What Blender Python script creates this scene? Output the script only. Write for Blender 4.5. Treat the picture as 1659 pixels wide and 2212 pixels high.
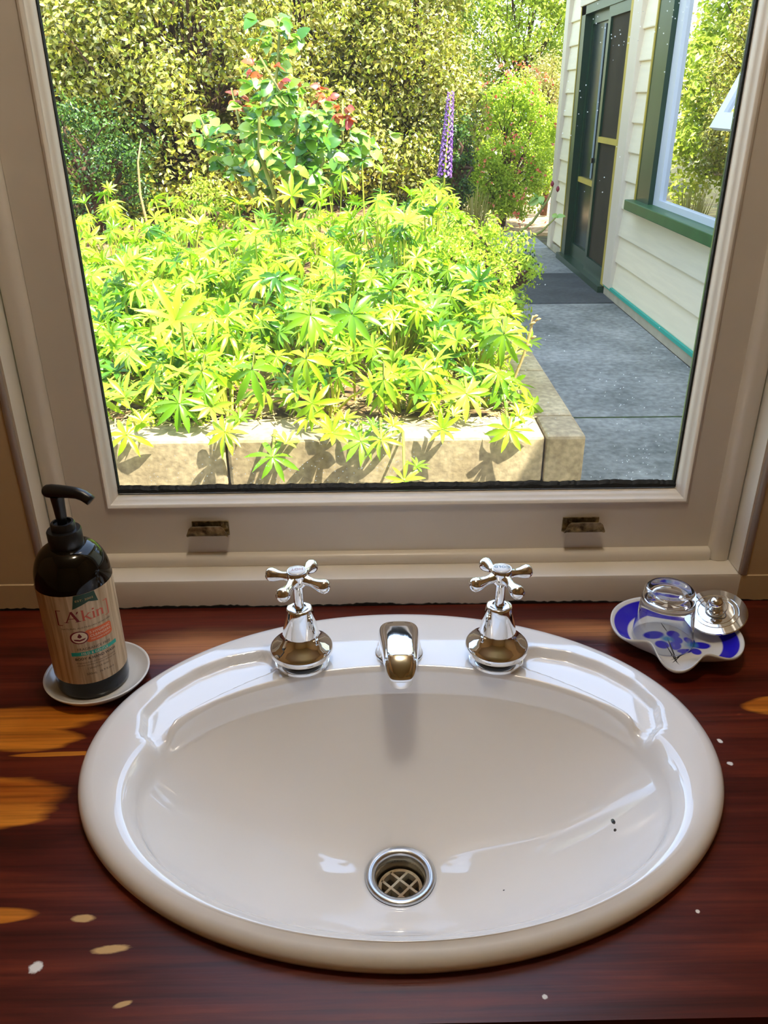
import bpy, bmesh, math, random
import numpy as np
from mathutils import Vector, Matrix

PI = math.pi
sc = bpy.context.scene
for o in list(bpy.data.objects):
    bpy.data.objects.remove(o)
COL = sc.collection

# ------------------------------------------------------------------ camera
F_PX, PITCH, ROLL, YAW = 1773.0, math.radians(26.9), math.radians(.34), math.radians(-.8)
CAM = Vector((0, 0, .56))
fw = Vector((-math.sin(YAW) * math.cos(PITCH), math.cos(YAW) * math.cos(PITCH), -math.sin(PITCH)))
rt0 = Vector((math.cos(YAW), math.sin(YAW), 0)); up0 = rt0.cross(fw)
rt = rt0 * math.cos(ROLL) - up0 * math.sin(ROLL); up = rt0 * math.sin(ROLL) + up0 * math.cos(ROLL)
cd = bpy.data.cameras.new('camera'); cam = bpy.data.objects.new('camera', cd); COL.objects.link(cam)
m = Matrix((rt, up, -fw)).transposed().to_4x4(); m.translation = CAM
cam.matrix_world = m
cd.sensor_fit = 'VERTICAL'; cd.sensor_height = 36.0; cd.lens = 36.0 * F_PX / 2212.0
cd.clip_start = .02; cd.clip_end = 200
sc.camera = cam

# ------------------------------------------------------------------ sky, sun, exposure
SUN_DIR = Vector((.5, -.28, 1)).normalized()
world = bpy.data.worlds.new('sky'); sc.world = world; world.use_nodes = True
wn = world.node_tree.nodes; wl = world.node_tree.links
for n in list(wn): wn.remove(n)
sky = wn.new('ShaderNodeTexSky'); sky.sky_type = 'NISHITA'; sky.sun_disc = False
sky.sun_elevation = math.asin(SUN_DIR.z); sky.sun_rotation = math.atan2(SUN_DIR.x, SUN_DIR.y)
sky.air_density = 1.0; sky.dust_density = .6; sky.ozone_density = 1.0
bg = wn.new('ShaderNodeBackground'); bg.inputs['Strength'].default_value = .92
wo = wn.new('ShaderNodeOutputWorld')
hz = wn.new('ShaderNodeMix'); hz.data_type = 'RGBA'; hz.inputs[0].default_value = .45; hz.inputs[7].default_value = (1.02, 1.0, .96, 1)   # thin bright haze over the whole sky
wl.new(sky.outputs[0], hz.inputs[6]); wl.new(hz.outputs[2], bg.inputs[0]); wl.new(bg.outputs[0], wo.inputs[0])
sl = bpy.data.lights.new('sun', 'SUN'); sl.energy = 12.0; sl.angle = math.radians(.55); sl.color = (1, .95, .84)
sun = bpy.data.objects.new('sun', sl); COL.objects.link(sun)
sun.rotation_euler = SUN_DIR.to_track_quat('Z', 'Y').to_euler(); sun.location = (4, -2, 9)
vs = sc.view_settings
vs.view_transform = 'Standard'; vs.look = 'None'; vs.exposure = 0.58; vs.gamma = 1.0; vs.use_curve_mapping = False
LAMP_STRENGTH = 34.0
sc.cycles.use_denoising = True
sc.cycles.max_bounces = 10; sc.cycles.diffuse_bounces = 5; sc.cycles.transparent_max_bounces = 24

# ------------------------------------------------------------------ helpers
def srgb(r, g, b):
    f = lambda c: (c / 255 / 12.92) if c / 255 <= .04045 else ((c / 255 + .055) / 1.055) ** 2.4
    return (f(r), f(g), f(b), 1)

def new_mat(name):
    mt = bpy.data.materials.new(name); mt.use_nodes = True
    nt = mt.node_tree
    b = nt.nodes['Principled BSDF']
    return mt, nt, b

def mat(name, col, rough=.5, metal=0, spec=.5, noise=0, nscale=8, bump=0, bscale=60, coat=0, stretch=(1, 1, 1), col2=None, detail=4):
    mt, nt, b = new_mat(name)
    col = tuple(col) if len(col) == 4 else tuple(col) + (1,)
    b.inputs['Base Color'].default_value = col
    b.inputs['Roughness'].default_value = rough; b.inputs['Metallic'].default_value = metal
    b.inputs['Specular IOR Level'].default_value = spec
    b.inputs['Coat Weight'].default_value = coat; b.inputs['Coat Roughness'].default_value = .08
    if noise or bump or col2:
        tc = nt.nodes.new('ShaderNodeTexCoord'); mp = nt.nodes.new('ShaderNodeMapping'); mp.inputs['Scale'].default_value = stretch
        nt.links.new(tc.outputs['Object'], mp.inputs['Vector'])
    if noise or col2:
        nz = nt.nodes.new('ShaderNodeTexNoise'); nz.inputs['Scale'].default_value = nscale; nz.inputs['Detail'].default_value = detail
        nt.links.new(mp.outputs[0], nz.inputs['Vector'])
        rp = nt.nodes.new('ShaderNodeValToRGB')
        c2 = col2 if col2 else tuple(c * (1 - noise) for c in col[:3]) + (1,)
        c2 = tuple(c2) if len(c2) == 4 else tuple(c2) + (1,)
        rp.color_ramp.elements[0].color = c2; rp.color_ramp.elements[1].color = col
        rp.color_ramp.elements[0].position = .35; rp.color_ramp.elements[1].position = .65
        nt.links.new(nz.outputs['Fac'], rp.inputs[0]); nt.links.new(rp.outputs[0], b.inputs['Base Color'])
    if bump:
        nb = nt.nodes.new('ShaderNodeTexNoise'); nb.inputs['Scale'].default_value = bscale; nb.inputs['Detail'].default_value = 4
        nt.links.new(mp.outputs[0], nb.inputs['Vector'])
        bp = nt.nodes.new('ShaderNodeBump'); bp.inputs['Strength'].default_value = bump; bp.inputs['Distance'].default_value = .004
        nt.links.new(nb.outputs['Fac'], bp.inputs['Height']); nt.links.new(bp.outputs[0], b.inputs['Normal'])
    return mt

def leaf_mat(name, cols, trans=.35, rough=.4, island=True, spec=.5):
    """leaf shader: colour varies per leaf, part of the light passes through"""
    mt, nt, b = new_mat(name)
    b.inputs['Roughness'].default_value = rough; b.inputs['Specular IOR Level'].default_value = spec
    rp = nt.nodes.new('ShaderNodeValToRGB'); rp.color_ramp.interpolation = 'LINEAR'
    while len(rp.color_ramp.elements) < len(cols): rp.color_ramp.elements.new(.5)
    for i, c in enumerate(cols):
        rp.color_ramp.elements[i].position = i / max(1, len(cols) - 1); rp.color_ramp.elements[i].color = tuple(c) + (1,)
    if island:
        g = nt.nodes.new('ShaderNodeNewGeometry'); nt.links.new(g.outputs['Random Per Island'], rp.inputs[0])
    else:
        g = nt.nodes.new('ShaderNodeObjectInfo'); nt.links.new(g.outputs['Random'], rp.inputs[0])
    nt.links.new(rp.outputs[0], b.inputs['Base Color'])
    tr = nt.nodes.new('ShaderNodeBsdfTranslucent'); nt.links.new(rp.outputs[0], tr.inputs[0])
    mx = nt.nodes.new('ShaderNodeMixShader'); mx.inputs[0].default_value = trans
    out = nt.nodes['Material Output']
    nt.links.new(b.outputs[0], mx.inputs[1]); nt.links.new(tr.outputs[0], mx.inputs[2]); nt.links.new(mx.outputs[0], out.inputs[0])
    return mt

def ellipse_mask(nt, vec, items, soft=.15, noise=0, nscale=40, nstretch=(1, 1, 1)):
    """union of ellipses (cx, cy, rx, ry, angle) in the xy of vec; returns a 0..1 socket"""
    if noise:
        mp = nt.nodes.new('ShaderNodeMapping'); mp.inputs['Scale'].default_value = nstretch
        nt.links.new(vec, mp.inputs[0])
        nz = nt.nodes.new('ShaderNodeTexNoise'); nz.inputs['Scale'].default_value = nscale; nz.inputs['Detail'].default_value = 5
        nt.links.new(mp.outputs[0], nz.inputs['Vector'])
        sb = nt.nodes.new('ShaderNodeMath'); sb.operation = 'MULTIPLY_ADD'; sb.inputs[1].default_value = noise; sb.inputs[2].default_value = -noise / 2
        nt.links.new(nz.outputs['Fac'], sb.inputs[0])
    res = None
    for cx, cy, rx, ry, an in items:
        mp = nt.nodes.new('ShaderNodeMapping'); mp.vector_type = 'TEXTURE'
        mp.inputs['Location'].default_value = (cx, cy, 0); mp.inputs['Rotation'].default_value = (0, 0, an)
        mp.inputs['Scale'].default_value = (rx, ry, 1e6)
        nt.links.new(vec, mp.inputs[0])
        ln = nt.nodes.new('ShaderNodeVectorMath'); ln.operation = 'LENGTH'; nt.links.new(mp.outputs[0], ln.inputs[0])
        src = ln.outputs['Value']
        if noise:
            ad = nt.nodes.new('ShaderNodeMath'); ad.operation = 'ADD'; nt.links.new(src, ad.inputs[0]); nt.links.new(sb.outputs[0], ad.inputs[1]); src = ad.outputs[0]
        mr = nt.nodes.new('ShaderNodeMapRange'); mr.inputs['From Min'].default_value = 1 + soft; mr.inputs['From Max'].default_value = 1 - soft
        nt.links.new(src, mr.inputs['Value']); o = mr.outputs[0]
        if res is None: res = o
        else:
            mx = nt.nodes.new('ShaderNodeMath'); mx.operation = 'MAXIMUM'; nt.links.new(res, mx.inputs[0]); nt.links.new(o, mx.inputs[1]); res = mx.outputs[0]
    return res

def mixcol(nt, fac, a, b):
    mx = nt.nodes.new('ShaderNodeMix'); mx.data_type = 'RGBA'
    nt.links.new(fac, mx.inputs[0])
    for s, v in ((mx.inputs[6], a), (mx.inputs[7], b)):
        if hasattr(v, 'is_linked'): nt.links.new(v, s)
        else: s.default_value = v
    return mx.outputs[2]

def link(name, me, mt=None, parent=None, smooth=False):
    o = bpy.data.objects.new(name, me); COL.objects.link(o)
    if mt and not me.materials: me.materials.append(mt)
    if parent: o.parent = parent
    if smooth:
        me.polygons.foreach_set('use_smooth', [True] * len(me.polygons))
    return o

def obj(name, bm, mt=None, parent=None, smooth=False, angle=None):
    me = bpy.data.meshes.new(name)
    bmesh.ops.recalc_face_normals(bm, faces=bm.faces[:])
    if angle is not None:
        for e in bm.edges:
            if len(e.link_faces) == 2 and e.calc_face_angle(0) > angle: e.smooth = False
        smooth = True
    bm.to_mesh(me); bm.free()
    return link(name, me, mt, parent, smooth)

def pyobj(name, v, f, mt=None, parent=None, smooth=False):
    me = bpy.data.meshes.new(name); me.from_pydata([tuple(p) for p in v], [], f); me.update()
    return link(name, me, mt, parent, smooth)

def tag(o, label, cat=None, group=None, kind=None):
    o['label'] = label
    if cat: o['category'] = cat
    if group: o['group'] = group
    if kind: o['kind'] = kind
    return o

def empty(name, loc=(0, 0, 0), rz=0):
    o = bpy.data.objects.new(name, None); COL.objects.link(o); o.location = loc; o.rotation_euler = (0, 0, rz)
    o.empty_display_size = .05
    return o

def bx(bm, x0, x1, y0, y1, z0, z1, bevel=0):
    vs_ = [bm.verts.new(p) for p in ((x0, y0, z0), (x1, y0, z0), (x1, y1, z0), (x0, y1, z0), (x0, y0, z1), (x1, y0, z1), (x1, y1, z1), (x0, y1, z1))]
    fs = [bm.faces.new([vs_[i] for i in q]) for q in ((3, 2, 1, 0), (4, 5, 6, 7), (0, 1, 5, 4), (1, 2, 6, 5), (2, 3, 7, 6), (3, 0, 4, 7))]
    if bevel:
        es = list({e for f in fs for e in f.edges})
        bmesh.ops.bevel(bm, geom=es, offset=bevel, segments=2, profile=.5, affect='EDGES')
    return bm

def box(name, x0, x1, y0, y1, z0, z1, mt, parent=None, bevel=0):
    bm = bmesh.new(); bx(bm, x0, x1, y0, y1, z0, z1, bevel)
    return obj(name, bm, mt, parent, smooth=False)

def lathe(bm, prof, n=48, c=(0, 0, 0), close_top=True, close_bot=True):
    rings = []
    for r, z in prof:
        rings.append([bm.verts.new((c[0] + r * math.cos(2 * PI * i / n), c[1] + r * math.sin(2 * PI * i / n), c[2] + z)) for i in range(n)])
    for a, b in zip(rings, rings[1:]):
        for i in range(n):
            bm.faces.new((a[i], a[(i + 1) % n], b[(i + 1) % n], b[i]))
    if close_bot: bm.faces.new(rings[0][::-1])
    if close_top: bm.faces.new(rings[-1])
    return bm

def tube(bm, pts, rad, n=12, caps=True):
    pts = [Vector(p) for p in pts]
    if not hasattr(rad, '__len__'): rad = [rad] * len(pts)
    rings = []; prev = None
    for i, p in enumerate(pts):
        t = (pts[min(i + 1, len(pts) - 1)] - pts[max(i - 1, 0)]).normalized()
        if prev is None:
            a = Vector((0, 0, 1)) if abs(t.z) < .9 else Vector((1, 0, 0)); u = t.cross(a).normalized()
        else:
            u = (prev - t * prev.dot(t)).normalized()
        prev = u; w = t.cross(u)
        rings.append([bm.verts.new(p + (u * math.cos(2 * PI * k / n) + w * math.sin(2 * PI * k / n)) * rad[i]) for k in range(n)])
    for a, b in zip(rings, rings[1:]):
        for k in range(n): bm.faces.new((a[k], a[(k + 1) % n], b[(k + 1) % n], b[k]))
    if caps and n > 2:
        bm.faces.new(rings[0][::-1]); bm.faces.new(rings[-1])
    return bm

def frame_sweep(bm, prof, x0, x1, z0, z1):
    """mitred picture-frame: prof = closed list of (inset, y)"""
    rings = []
    for k in range(4):
        ring = []
        for ins, y in prof:
            X = (x0 + ins, x1 - ins, x1 - ins, x0 + ins)[k]; Z = (z0 + ins, z0 + ins, z1 - ins, z1 - ins)[k]
            ring.append(bm.verts.new((X, y, Z)))
        rings.append(ring)
    n = len(prof)
    for k in range(4):
        a, b = rings[k], rings[(k + 1) % 4]
        for i in range(n):
            bm.faces.new((a[i], a[(i + 1) % n], b[(i + 1) % n], b[i]))
    return bm

def text_mesh(txt, size=1.0, bold=0.0, spacing=1.0):
    """flat verts/faces of a line of text, centred on x, baseline at y=0"""
    cu = bpy.data.curves.new('txt', 'FONT'); cu.body = txt; cu.size = size; cu.align_x = 'CENTER'; cu.offset = bold; cu.space_character = spacing
    cu.resolution_u = 3
    o = bpy.data.objects.new('txt', cu); COL.objects.link(o)
    dg = bpy.context.evaluated_depsgraph_get(); dg.update()
    me = bpy.data.meshes.new_from_object(o.evaluated_get(dg))
    v = [tuple(p.co) for p in me.vertices]; f = [tuple(p.vertices) for p in me.polygons]
    bpy.data.objects.remove(o); bpy.data.curves.remove(cu); bpy.data.meshes.remove(me)
    return v, f

rng = np.random.default_rng(7)
random.seed(11)

# ------------------------------------------------------------------ materials
M = {}
M['paint'] = mat('cream_gloss_paint', srgb(226, 218, 204), .32, noise=.06, nscale=5, bump=.12, bscale=35, spec=.5)
M['wallpaint'] = mat('cream_wall_paint', srgb(205, 180, 140), .6, noise=.05, nscale=3, bump=.08, bscale=90)
M['roomwall'] = mat('tan_wall_paint', srgb(196, 160, 110), .7, noise=.05, nscale=3)
M['ceiling'] = mat('ceiling_paint', srgb(225, 210, 185), .7)
M['floorwood'] = mat('floor_boards', srgb(120, 75, 40), .4, noise=.4, nscale=3, stretch=(1, 12, 1))
M['chrome'] = mat('chrome', (.86, .87, .88), .045, metal=1, bump=.01, bscale=30)
M['steel'] = mat('brushed_steel', (.62, .64, .66), .22, metal=1)
M['ceramic'] = mat('white_ceramic', srgb(232, 230, 226), .06, spec=.65, bump=.015, bscale=18)
M['saucer'] = mat('saucer_glaze', srgb(214, 210, 202), .12, spec=.6)
M['blackplastic'] = mat('black_plastic', (.008, .008, .009), .28)
M['bottle'] = mat('dark_amber_bottle', (.006, .004, .002), .06, spec=.33)
M['putty'] = mat('black_putty', (.006, .008, .007), .6, bump=.4, bscale=120)
M['greenpaint'] = mat('green_gloss_paint', srgb(4, 56, 32), .35, noise=.25, nscale=6)
M['greensill'] = mat('green_sill_paint', srgb(52, 104, 52), .45, noise=.25, nscale=9)
M['yellowtone'] = mat('mustard_tone', srgb(196, 170, 60), .5, noise=.15, nscale=6)  # puts the light on the door stile edges into their colour
M['cream_board'] = mat('weatherboard_paint', srgb(250, 237, 206), .5, noise=.06, nscale=2.5, bump=.2, bscale=5, stretch=(10, 1, 14))
M['trimcream'] = mat('trim_cream', srgb(226, 212, 190), .5, noise=.05, nscale=4)
M['foundation'] = mat('foundation_render', srgb(186, 178, 156), .8, noise=.2, nscale=8)
M['teal'] = mat('turquoise_strip', srgb(20, 170, 150), .5)
M['whiteframe'] = mat('white_aluminium', srgb(214, 218, 224), .4)
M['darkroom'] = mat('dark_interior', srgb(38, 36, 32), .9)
M['curtain'] = mat('curtain_cloth', srgb(150, 160, 160), .9)
M['soil'] = mat('garden_mulch', srgb(165, 130, 84), .95, col2=srgb(66, 44, 26), nscale=28, bump=.9, bscale=50)
M['gravel'] = mat('pale_mulch_ground', srgb(214, 184, 140), .95, col2=srgb(140, 105, 70), nscale=14, bump=.6, bscale=30)
M['lawn'] = mat('garden_ground', srgb(92, 92, 44), .95, col2=srgb(60, 50, 28), nscale=6)
M['straw'] = mat('dry_straw', srgb(206, 176, 116), .8, noise=.5, nscale=30)
M['bark'] = mat('brown_bark', srgb(92, 66, 44), .9, noise=.5, nscale=30)
M['deadstem'] = mat('dead_stem', srgb(206, 170, 110), .8, noise=.3, nscale=60)
M['brass'] = mat('tarnished_brass', srgb(176, 156, 116), .36, metal=.9, col2=srgb(74, 60, 40), nscale=90, bump=.5, bscale=200)
M['grate'] = mat('beige_plastic', srgb(214, 204, 176), .5, col2=srgb(170, 140, 100), nscale=60)
M['drainpipe'] = mat('drain_metal', (.36, .34, .30), .3, metal=1)
M['dark'] = mat('dark_hole', (.02, .016, .012), .8)
M['cup_rim'] = M['ceramic']

def concrete(name, base, dark, scale=3.0, spots=(0, 0, 0)):
    mt, nt, b = new_mat(name); b.inputs['Roughness'].default_value = .75
    tc = nt.nodes.new('ShaderNodeTexCoord')
    n1 = nt.nodes.new('ShaderNodeTexNoise'); n1.inputs['Scale'].default_value = scale; n1.inputs['Detail'].default_value = 9; n1.inputs['Roughness'].default_value = .65
    n2 = nt.nodes.new('ShaderNodeTexNoise'); n2.inputs['Scale'].default_value = scale * 16; n2.inputs['Detail'].default_value = 3
    for n in (n1, n2): nt.links.new(tc.outputs['Object'], n.inputs['Vector'])
    r1 = nt.nodes.new('ShaderNodeValToRGB'); r1.color_ramp.elements[0].position = .3; r1.color_ramp.elements[1].position = .72
    r1.color_ramp.elements[0].color = dark; r1.color_ramp.elements[1].color = base
    nt.links.new(n1.outputs['Fac'], r1.inputs[0])
    mr = nt.nodes.new('ShaderNodeMapRange'); mr.inputs['From Min'].default_value = .3; mr.inputs['From Max'].default_value = .7
    mr.inputs['To Min'].default_value = .72; mr.inputs['To Max'].default_value = 1.12
    nt.links.new(n2.outputs['Fac'], mr.inputs[0])
    mm = nt.nodes.new('ShaderNodeVectorMath'); mm.operation = 'SCALE'; nt.links.new(r1.outputs[0], mm.inputs[0]); nt.links.new(mr.outputs[0], mm.inputs['Scale'])
    nt.links.new(mm.outputs[0], b.inputs['Base Color'])
    bp = nt.nodes.new('ShaderNodeBump'); bp.inputs['Strength'].default_value = .3; bp.inputs['Distance'].default_value = .004
    nt.links.new(n2.outputs['Fac'], bp.inputs['Height']); nt.links.new(bp.outputs[0], b.inputs['Normal'])
    return mt
M['slab'] = concrete('path_concrete', srgb(190, 188, 178), srgb(98, 102, 94), 1.6)
M['slabdark'] = concrete('dark_step_concrete', srgb(92, 94, 92), srgb(52, 54, 52), 2.0)
M['block'] = concrete('planter_concrete', srgb(206, 186, 146), srgb(148, 126, 92), 4.0)

def pane_mat(name, dirt=True, refl_extra=0.0):
    """thin clear window glass: transparent with Fresnel reflection and dried-rain specks"""
    mt, nt, b = new_mat(name); nt.nodes.remove(b); out = nt.nodes['Material Output']
    tr = nt.nodes.new('ShaderNodeBsdfTransparent'); tr.inputs[0].default_value = (.96, .985, .97, 1)
    gl = nt.nodes.new('ShaderNodeBsdfGlossy'); gl.inputs['Roughness'].default_value = .01
    fr = nt.nodes.new('ShaderNodeFresnel'); fr.inputs[0].default_value = 1.5
    fac = fr.outputs[0]
    if refl_extra:
        ad = nt.nodes.new('ShaderNodeMath'); ad.operation = 'ADD'; ad.use_clamp = True; ad.inputs[1].default_value = refl_extra
        nt.links.new(fac, ad.inputs[0]); fac = ad.outputs[0]
    mx = nt.nodes.new('ShaderNodeMixShader'); nt.links.new(fac, mx.inputs[0]); nt.links.new(tr.outputs[0], mx.inputs[1]); nt.links.new(gl.outputs[0], mx.inputs[2])
    last = mx.outputs[0]
    if dirt:
        tc = nt.nodes.new('ShaderNodeTexCoord')
        vo = nt.nodes.new('ShaderNodeTexVoronoi'); vo.inputs['Scale'].default_value = 210
        mp = nt.nodes.new('ShaderNodeMapping'); nt.links.new(tc.outputs['Object'], mp.inputs[0]); nt.links.new(mp.outputs[0], vo.inputs['Vector'])
        nz = nt.nodes.new('ShaderNodeTexNoise'); nz.inputs['Scale'].default_value = 7; nt.links.new(tc.outputs['Object'], nz.inputs['Vector'])
        sp = nt.nodes.new('ShaderNodeMapRange'); sp.inputs['From Min'].default_value = .16; sp.inputs['From Max'].default_value = .10
        nt.links.new(vo.outputs['Distance'], sp.inputs[0])
        # only some drops, in drifts
        sepc = nt.nodes.new('ShaderNodeSeparateColor'); nt.links.new(vo.outputs['Color'], sepc.inputs[0])
        th = nt.nodes.new('ShaderNodeMapRange'); th.inputs['From Min'].default_value = .50; th.inputs['From Max'].default_value = .66
        nt.links.new(nz.outputs['Fac'], th.inputs[0])
        lt = nt.nodes.new('ShaderNodeMath'); lt.operation = 'LESS_THAN'; nt.links.new(sepc.outputs[0], lt.inputs[0]); nt.links.new(th.outputs[0], lt.inputs[1])
        mu = nt.nodes.new('ShaderNodeMath'); mu.operation = 'MULTIPLY'; nt.links.new(sp.outputs[0], mu.inputs[0]); nt.links.new(lt.outputs[0], mu.inputs[1])
        m2 = nt.nodes.new('ShaderNodeMath'); m2.operation = 'MULTIPLY_ADD'; m2.inputs[1].default_value = .55; m2.inputs[2].default_value = .012
        nt.links.new(mu.outputs[0], m2.inputs[0])
        tl = nt.nodes.new('ShaderNodeBsdfTranslucent'); tl.inputs[0].default_value = (.9, .9, .88, 1)
        mx2 = nt.nodes.new('ShaderNodeMixShader'); nt.links.new(m2.outputs[0], mx2.inputs[0]); nt.links.new(last, mx2.inputs[1]); nt.links.new(tl.outputs[0], mx2.inputs[2])
        last = mx2.outputs[0]
    nt.links.new(last, out.inputs[0])
    return mt
M['pane'] = pane_mat('rain_spotted_glass')
M['pane_door'] = mat('dark_door_glass', srgb(26, 44, 40), .2, spec=.18)
M['screen'] = mat('fly_screen_mesh', srgb(62, 56, 42), .75, spec=.1, noise=.25, nscale=5)
M['pane_out'] = pane_mat('house_window_glass', dirt=False, refl_extra=.28)

def glass_mat(name):
    mt, nt, b = new_mat(name)
    b.inputs['Base Color'].default_value = (.97, .985, 1, 1); b.inputs['Roughness'].default_value = .0
    b.inputs['Transmission Weight'].default_value = 1; b.inputs['IOR'].default_value = 1.45
    return mt
M['glass'] = glass_mat('clear_drinking_glass')

def wood_counter():
    mt, nt, b = new_mat('red_stained_pine')
    tc = nt.nodes.new('ShaderNodeTexCoord'); vec = tc.outputs['Object']
    mp = nt.nodes.new('ShaderNodeMapping'); mp.inputs['Scale'].default_value = (1.2, 22, 22); nt.links.new(vec, mp.inputs[0])
    n1 = nt.nodes.new('ShaderNodeTexNoise'); n1.inputs['Scale'].default_value = 1.6; n1.inputs['Detail'].default_value = 8; n1.inputs['Roughness'].default_value = .62; n1.inputs['Distortion'].default_value = .6
    nt.links.new(mp.outputs[0], n1.inputs['Vector'])
    mp2 = nt.nodes.new('ShaderNodeMapping'); mp2.inputs['Scale'].default_value = (3, 160, 160); nt.links.new(vec, mp2.inputs[0])
    n2 = nt.nodes.new('ShaderNodeTexNoise'); n2.inputs['Scale'].default_value = 1.5; n2.inputs['Detail'].default_value = 4; nt.links.new(mp2.outputs[0], n2.inputs['Vector'])
    r = nt.nodes.new('ShaderNodeValToRGB'); e = r.color_ramp.elements
    e[0].position = .28; e[0].color = srgb(44, 9, 6); e[1].position = .75; e[1].color = srgb(122, 46, 20)
    k = e.new(.5); k.color = srgb(80, 22, 11)
    nt.links.new(n1.outputs['Fac'], r.inputs[0])
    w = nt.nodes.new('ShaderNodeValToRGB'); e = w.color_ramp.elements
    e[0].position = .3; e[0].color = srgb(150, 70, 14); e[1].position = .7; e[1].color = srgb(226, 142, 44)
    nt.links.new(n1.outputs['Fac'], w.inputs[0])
    # fine dark pores
    pr = nt.nodes.new('ShaderNodeMapRange'); pr.inputs['From Min'].default_value = .3; pr.inputs['From Max'].default_value = .55; pr.inputs['To Min'].default_value = .62; pr.inputs['To Max'].default_value = 1.05
    nt.links.new(n2.outputs['Fac'], pr.inputs[0])
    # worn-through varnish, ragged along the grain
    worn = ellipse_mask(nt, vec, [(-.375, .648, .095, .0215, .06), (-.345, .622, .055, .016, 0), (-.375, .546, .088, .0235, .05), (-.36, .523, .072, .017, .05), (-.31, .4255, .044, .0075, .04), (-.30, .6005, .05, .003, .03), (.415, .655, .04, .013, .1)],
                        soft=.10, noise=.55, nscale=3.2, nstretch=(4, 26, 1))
    tan = ellipse_mask(nt, vec, [(-.205, .772, .085, .022, .12), (.265, .790, .075, .014, -.1)], soft=.7, noise=1.1, nscale=2.6, nstretch=(4, 30, 1))  # tan patches: window light on the varnish, put into the wood colour
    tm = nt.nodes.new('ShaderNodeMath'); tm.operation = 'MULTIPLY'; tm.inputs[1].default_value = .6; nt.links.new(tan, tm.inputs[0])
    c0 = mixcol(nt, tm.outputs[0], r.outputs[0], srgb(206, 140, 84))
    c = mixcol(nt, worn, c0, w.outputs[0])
    mm = nt.nodes.new('ShaderNodeVectorMath'); mm.operation = 'SCALE'; nt.links.new(c, mm.inputs[0]); nt.links.new(pr.outputs[0], mm.inputs['Scale'])
    chips = ellipse_mask(nt, vec, [(-.226, .423, .0085, .0032, 0), (-.198, .397, .013, .0032, .1), (-.178, .3555, .006, .002, .3)], soft=.2, noise=.5, nscale=3, nstretch=(60, 160, 1))
    c2 = mixcol(nt, chips, mm.outputs[0], srgb(206, 168, 112))
    flecks = ellipse_mask(nt, vec, [(-.248, .384, .0048, .0042, .5), (.333, .604, .0022, .003, .4), (.331, .574, .0028, .0022, 0), (.245, .4195, .0016, .0016, 0), (.115, .355, .0018, .0018, 0), (.36, .55, .0014, .0014, 0), (-.345, .4, .0012, .0012, 0)], soft=.2, noise=.8, nscale=3, nstretch=(120, 120, 1))
    c3 = mixcol(nt, flecks, c2, srgb(235, 232, 226))
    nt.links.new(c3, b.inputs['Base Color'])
    rr = nt.nodes.new('ShaderNodeMapRange'); rr.inputs['To Min'].default_value = .22; rr.inputs['To Max'].default_value = .42
    nt.links.new(n1.outputs['Fac'], rr.inputs[0]); nt.links.new(rr.outputs[0], b.inputs['Roughness'])
    b.inputs['Specular IOR Level'].default_value = .45
    bp = nt.nodes.new('ShaderNodeBump'); bp.inputs['Strength'].default_value = .16; bp.inputs['Distance'].default_value = .001
    nt.links.new(n2.outputs['Fac'], bp.inputs['Height']); nt.links.new(bp.outputs[0], b.inputs['Normal'])
    return mt
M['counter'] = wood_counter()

# ================================================================== ROOM
WX = .026                                     # centre of the window opening
RX0, RX1, RY0, RY1, RZ0, RZ1 = -1.35, 1.45, -1.5, .851, -.87, 1.56
def struct(o, label, cat): return tag(o, label, cat, kind='structure')
struct(box('floor', RX0, RX1, RY0, RY1, RZ0 - .06, RZ0, M['floorwood']), 'brown timber bathroom floor', 'floor')
struct(box('ceiling', RX0 - .1, RX1 + .1, RY0 - .1, RY1 + .09, RZ1, RZ1 + .05, M['ceiling']), 'pale painted bathroom ceiling', 'ceiling')
struct(box('wall_left', RX0 - .1, RX0, RY0, RY1 + .09, RZ0, RZ1, M['roomwall']), 'tan painted wall left of the basin', 'wall')
struct(box('wall_right', RX1, RX1 + .1, RY0, RY1 + .09, RZ0, RZ1, M['roomwall']), 'tan painted wall right of the basin', 'wall')
struct(box('wall_back', RX0, RX1, RY0 - .1, RY0, RZ0, RZ1, M['roomwall']), 'tan painted wall facing the window', 'wall')
OX0, OX1, OZ0, OZ1 = WX - .421, WX + .421, .036, 1.32
bm = bmesh.new()
for q in ((RX0, OX0, RZ0, RZ1), (OX1, RX1, RZ0, RZ1), (OX0, OX1, OZ1, RZ1), (OX0, OX1, RZ0, 0.0)):
    bx(bm, q[0], q[1], RY1, RY1 + .09, q[2], q[3])
struct(obj('wall_front', bm, M['wallpaint']), 'warm cream painted wall around the window', 'wall')

# ---- window_1 : one fixed timber sash with its stops, sill and two sash lifts
win = struct(empty('window_1', (WX, .9, 0)), 'white painted timber window with one large pane above the basin', 'window')
def wpart(o):
    o.parent = win; o.location = o.location - win.location
    return o
# apron + sill board
prof = [(.851, .0), (.851, .0345), (.8525, .0375), (.856, .0385), (.883, .0395), (.96, .036), (.96, 0)]
bm = bmesh.new(); n = len(prof)
A = [bm.verts.new((RX0, y, z)) for y, z in prof]; B = [bm.verts.new((RX1, y, z)) for y, z in prof]
A2 = None
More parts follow.
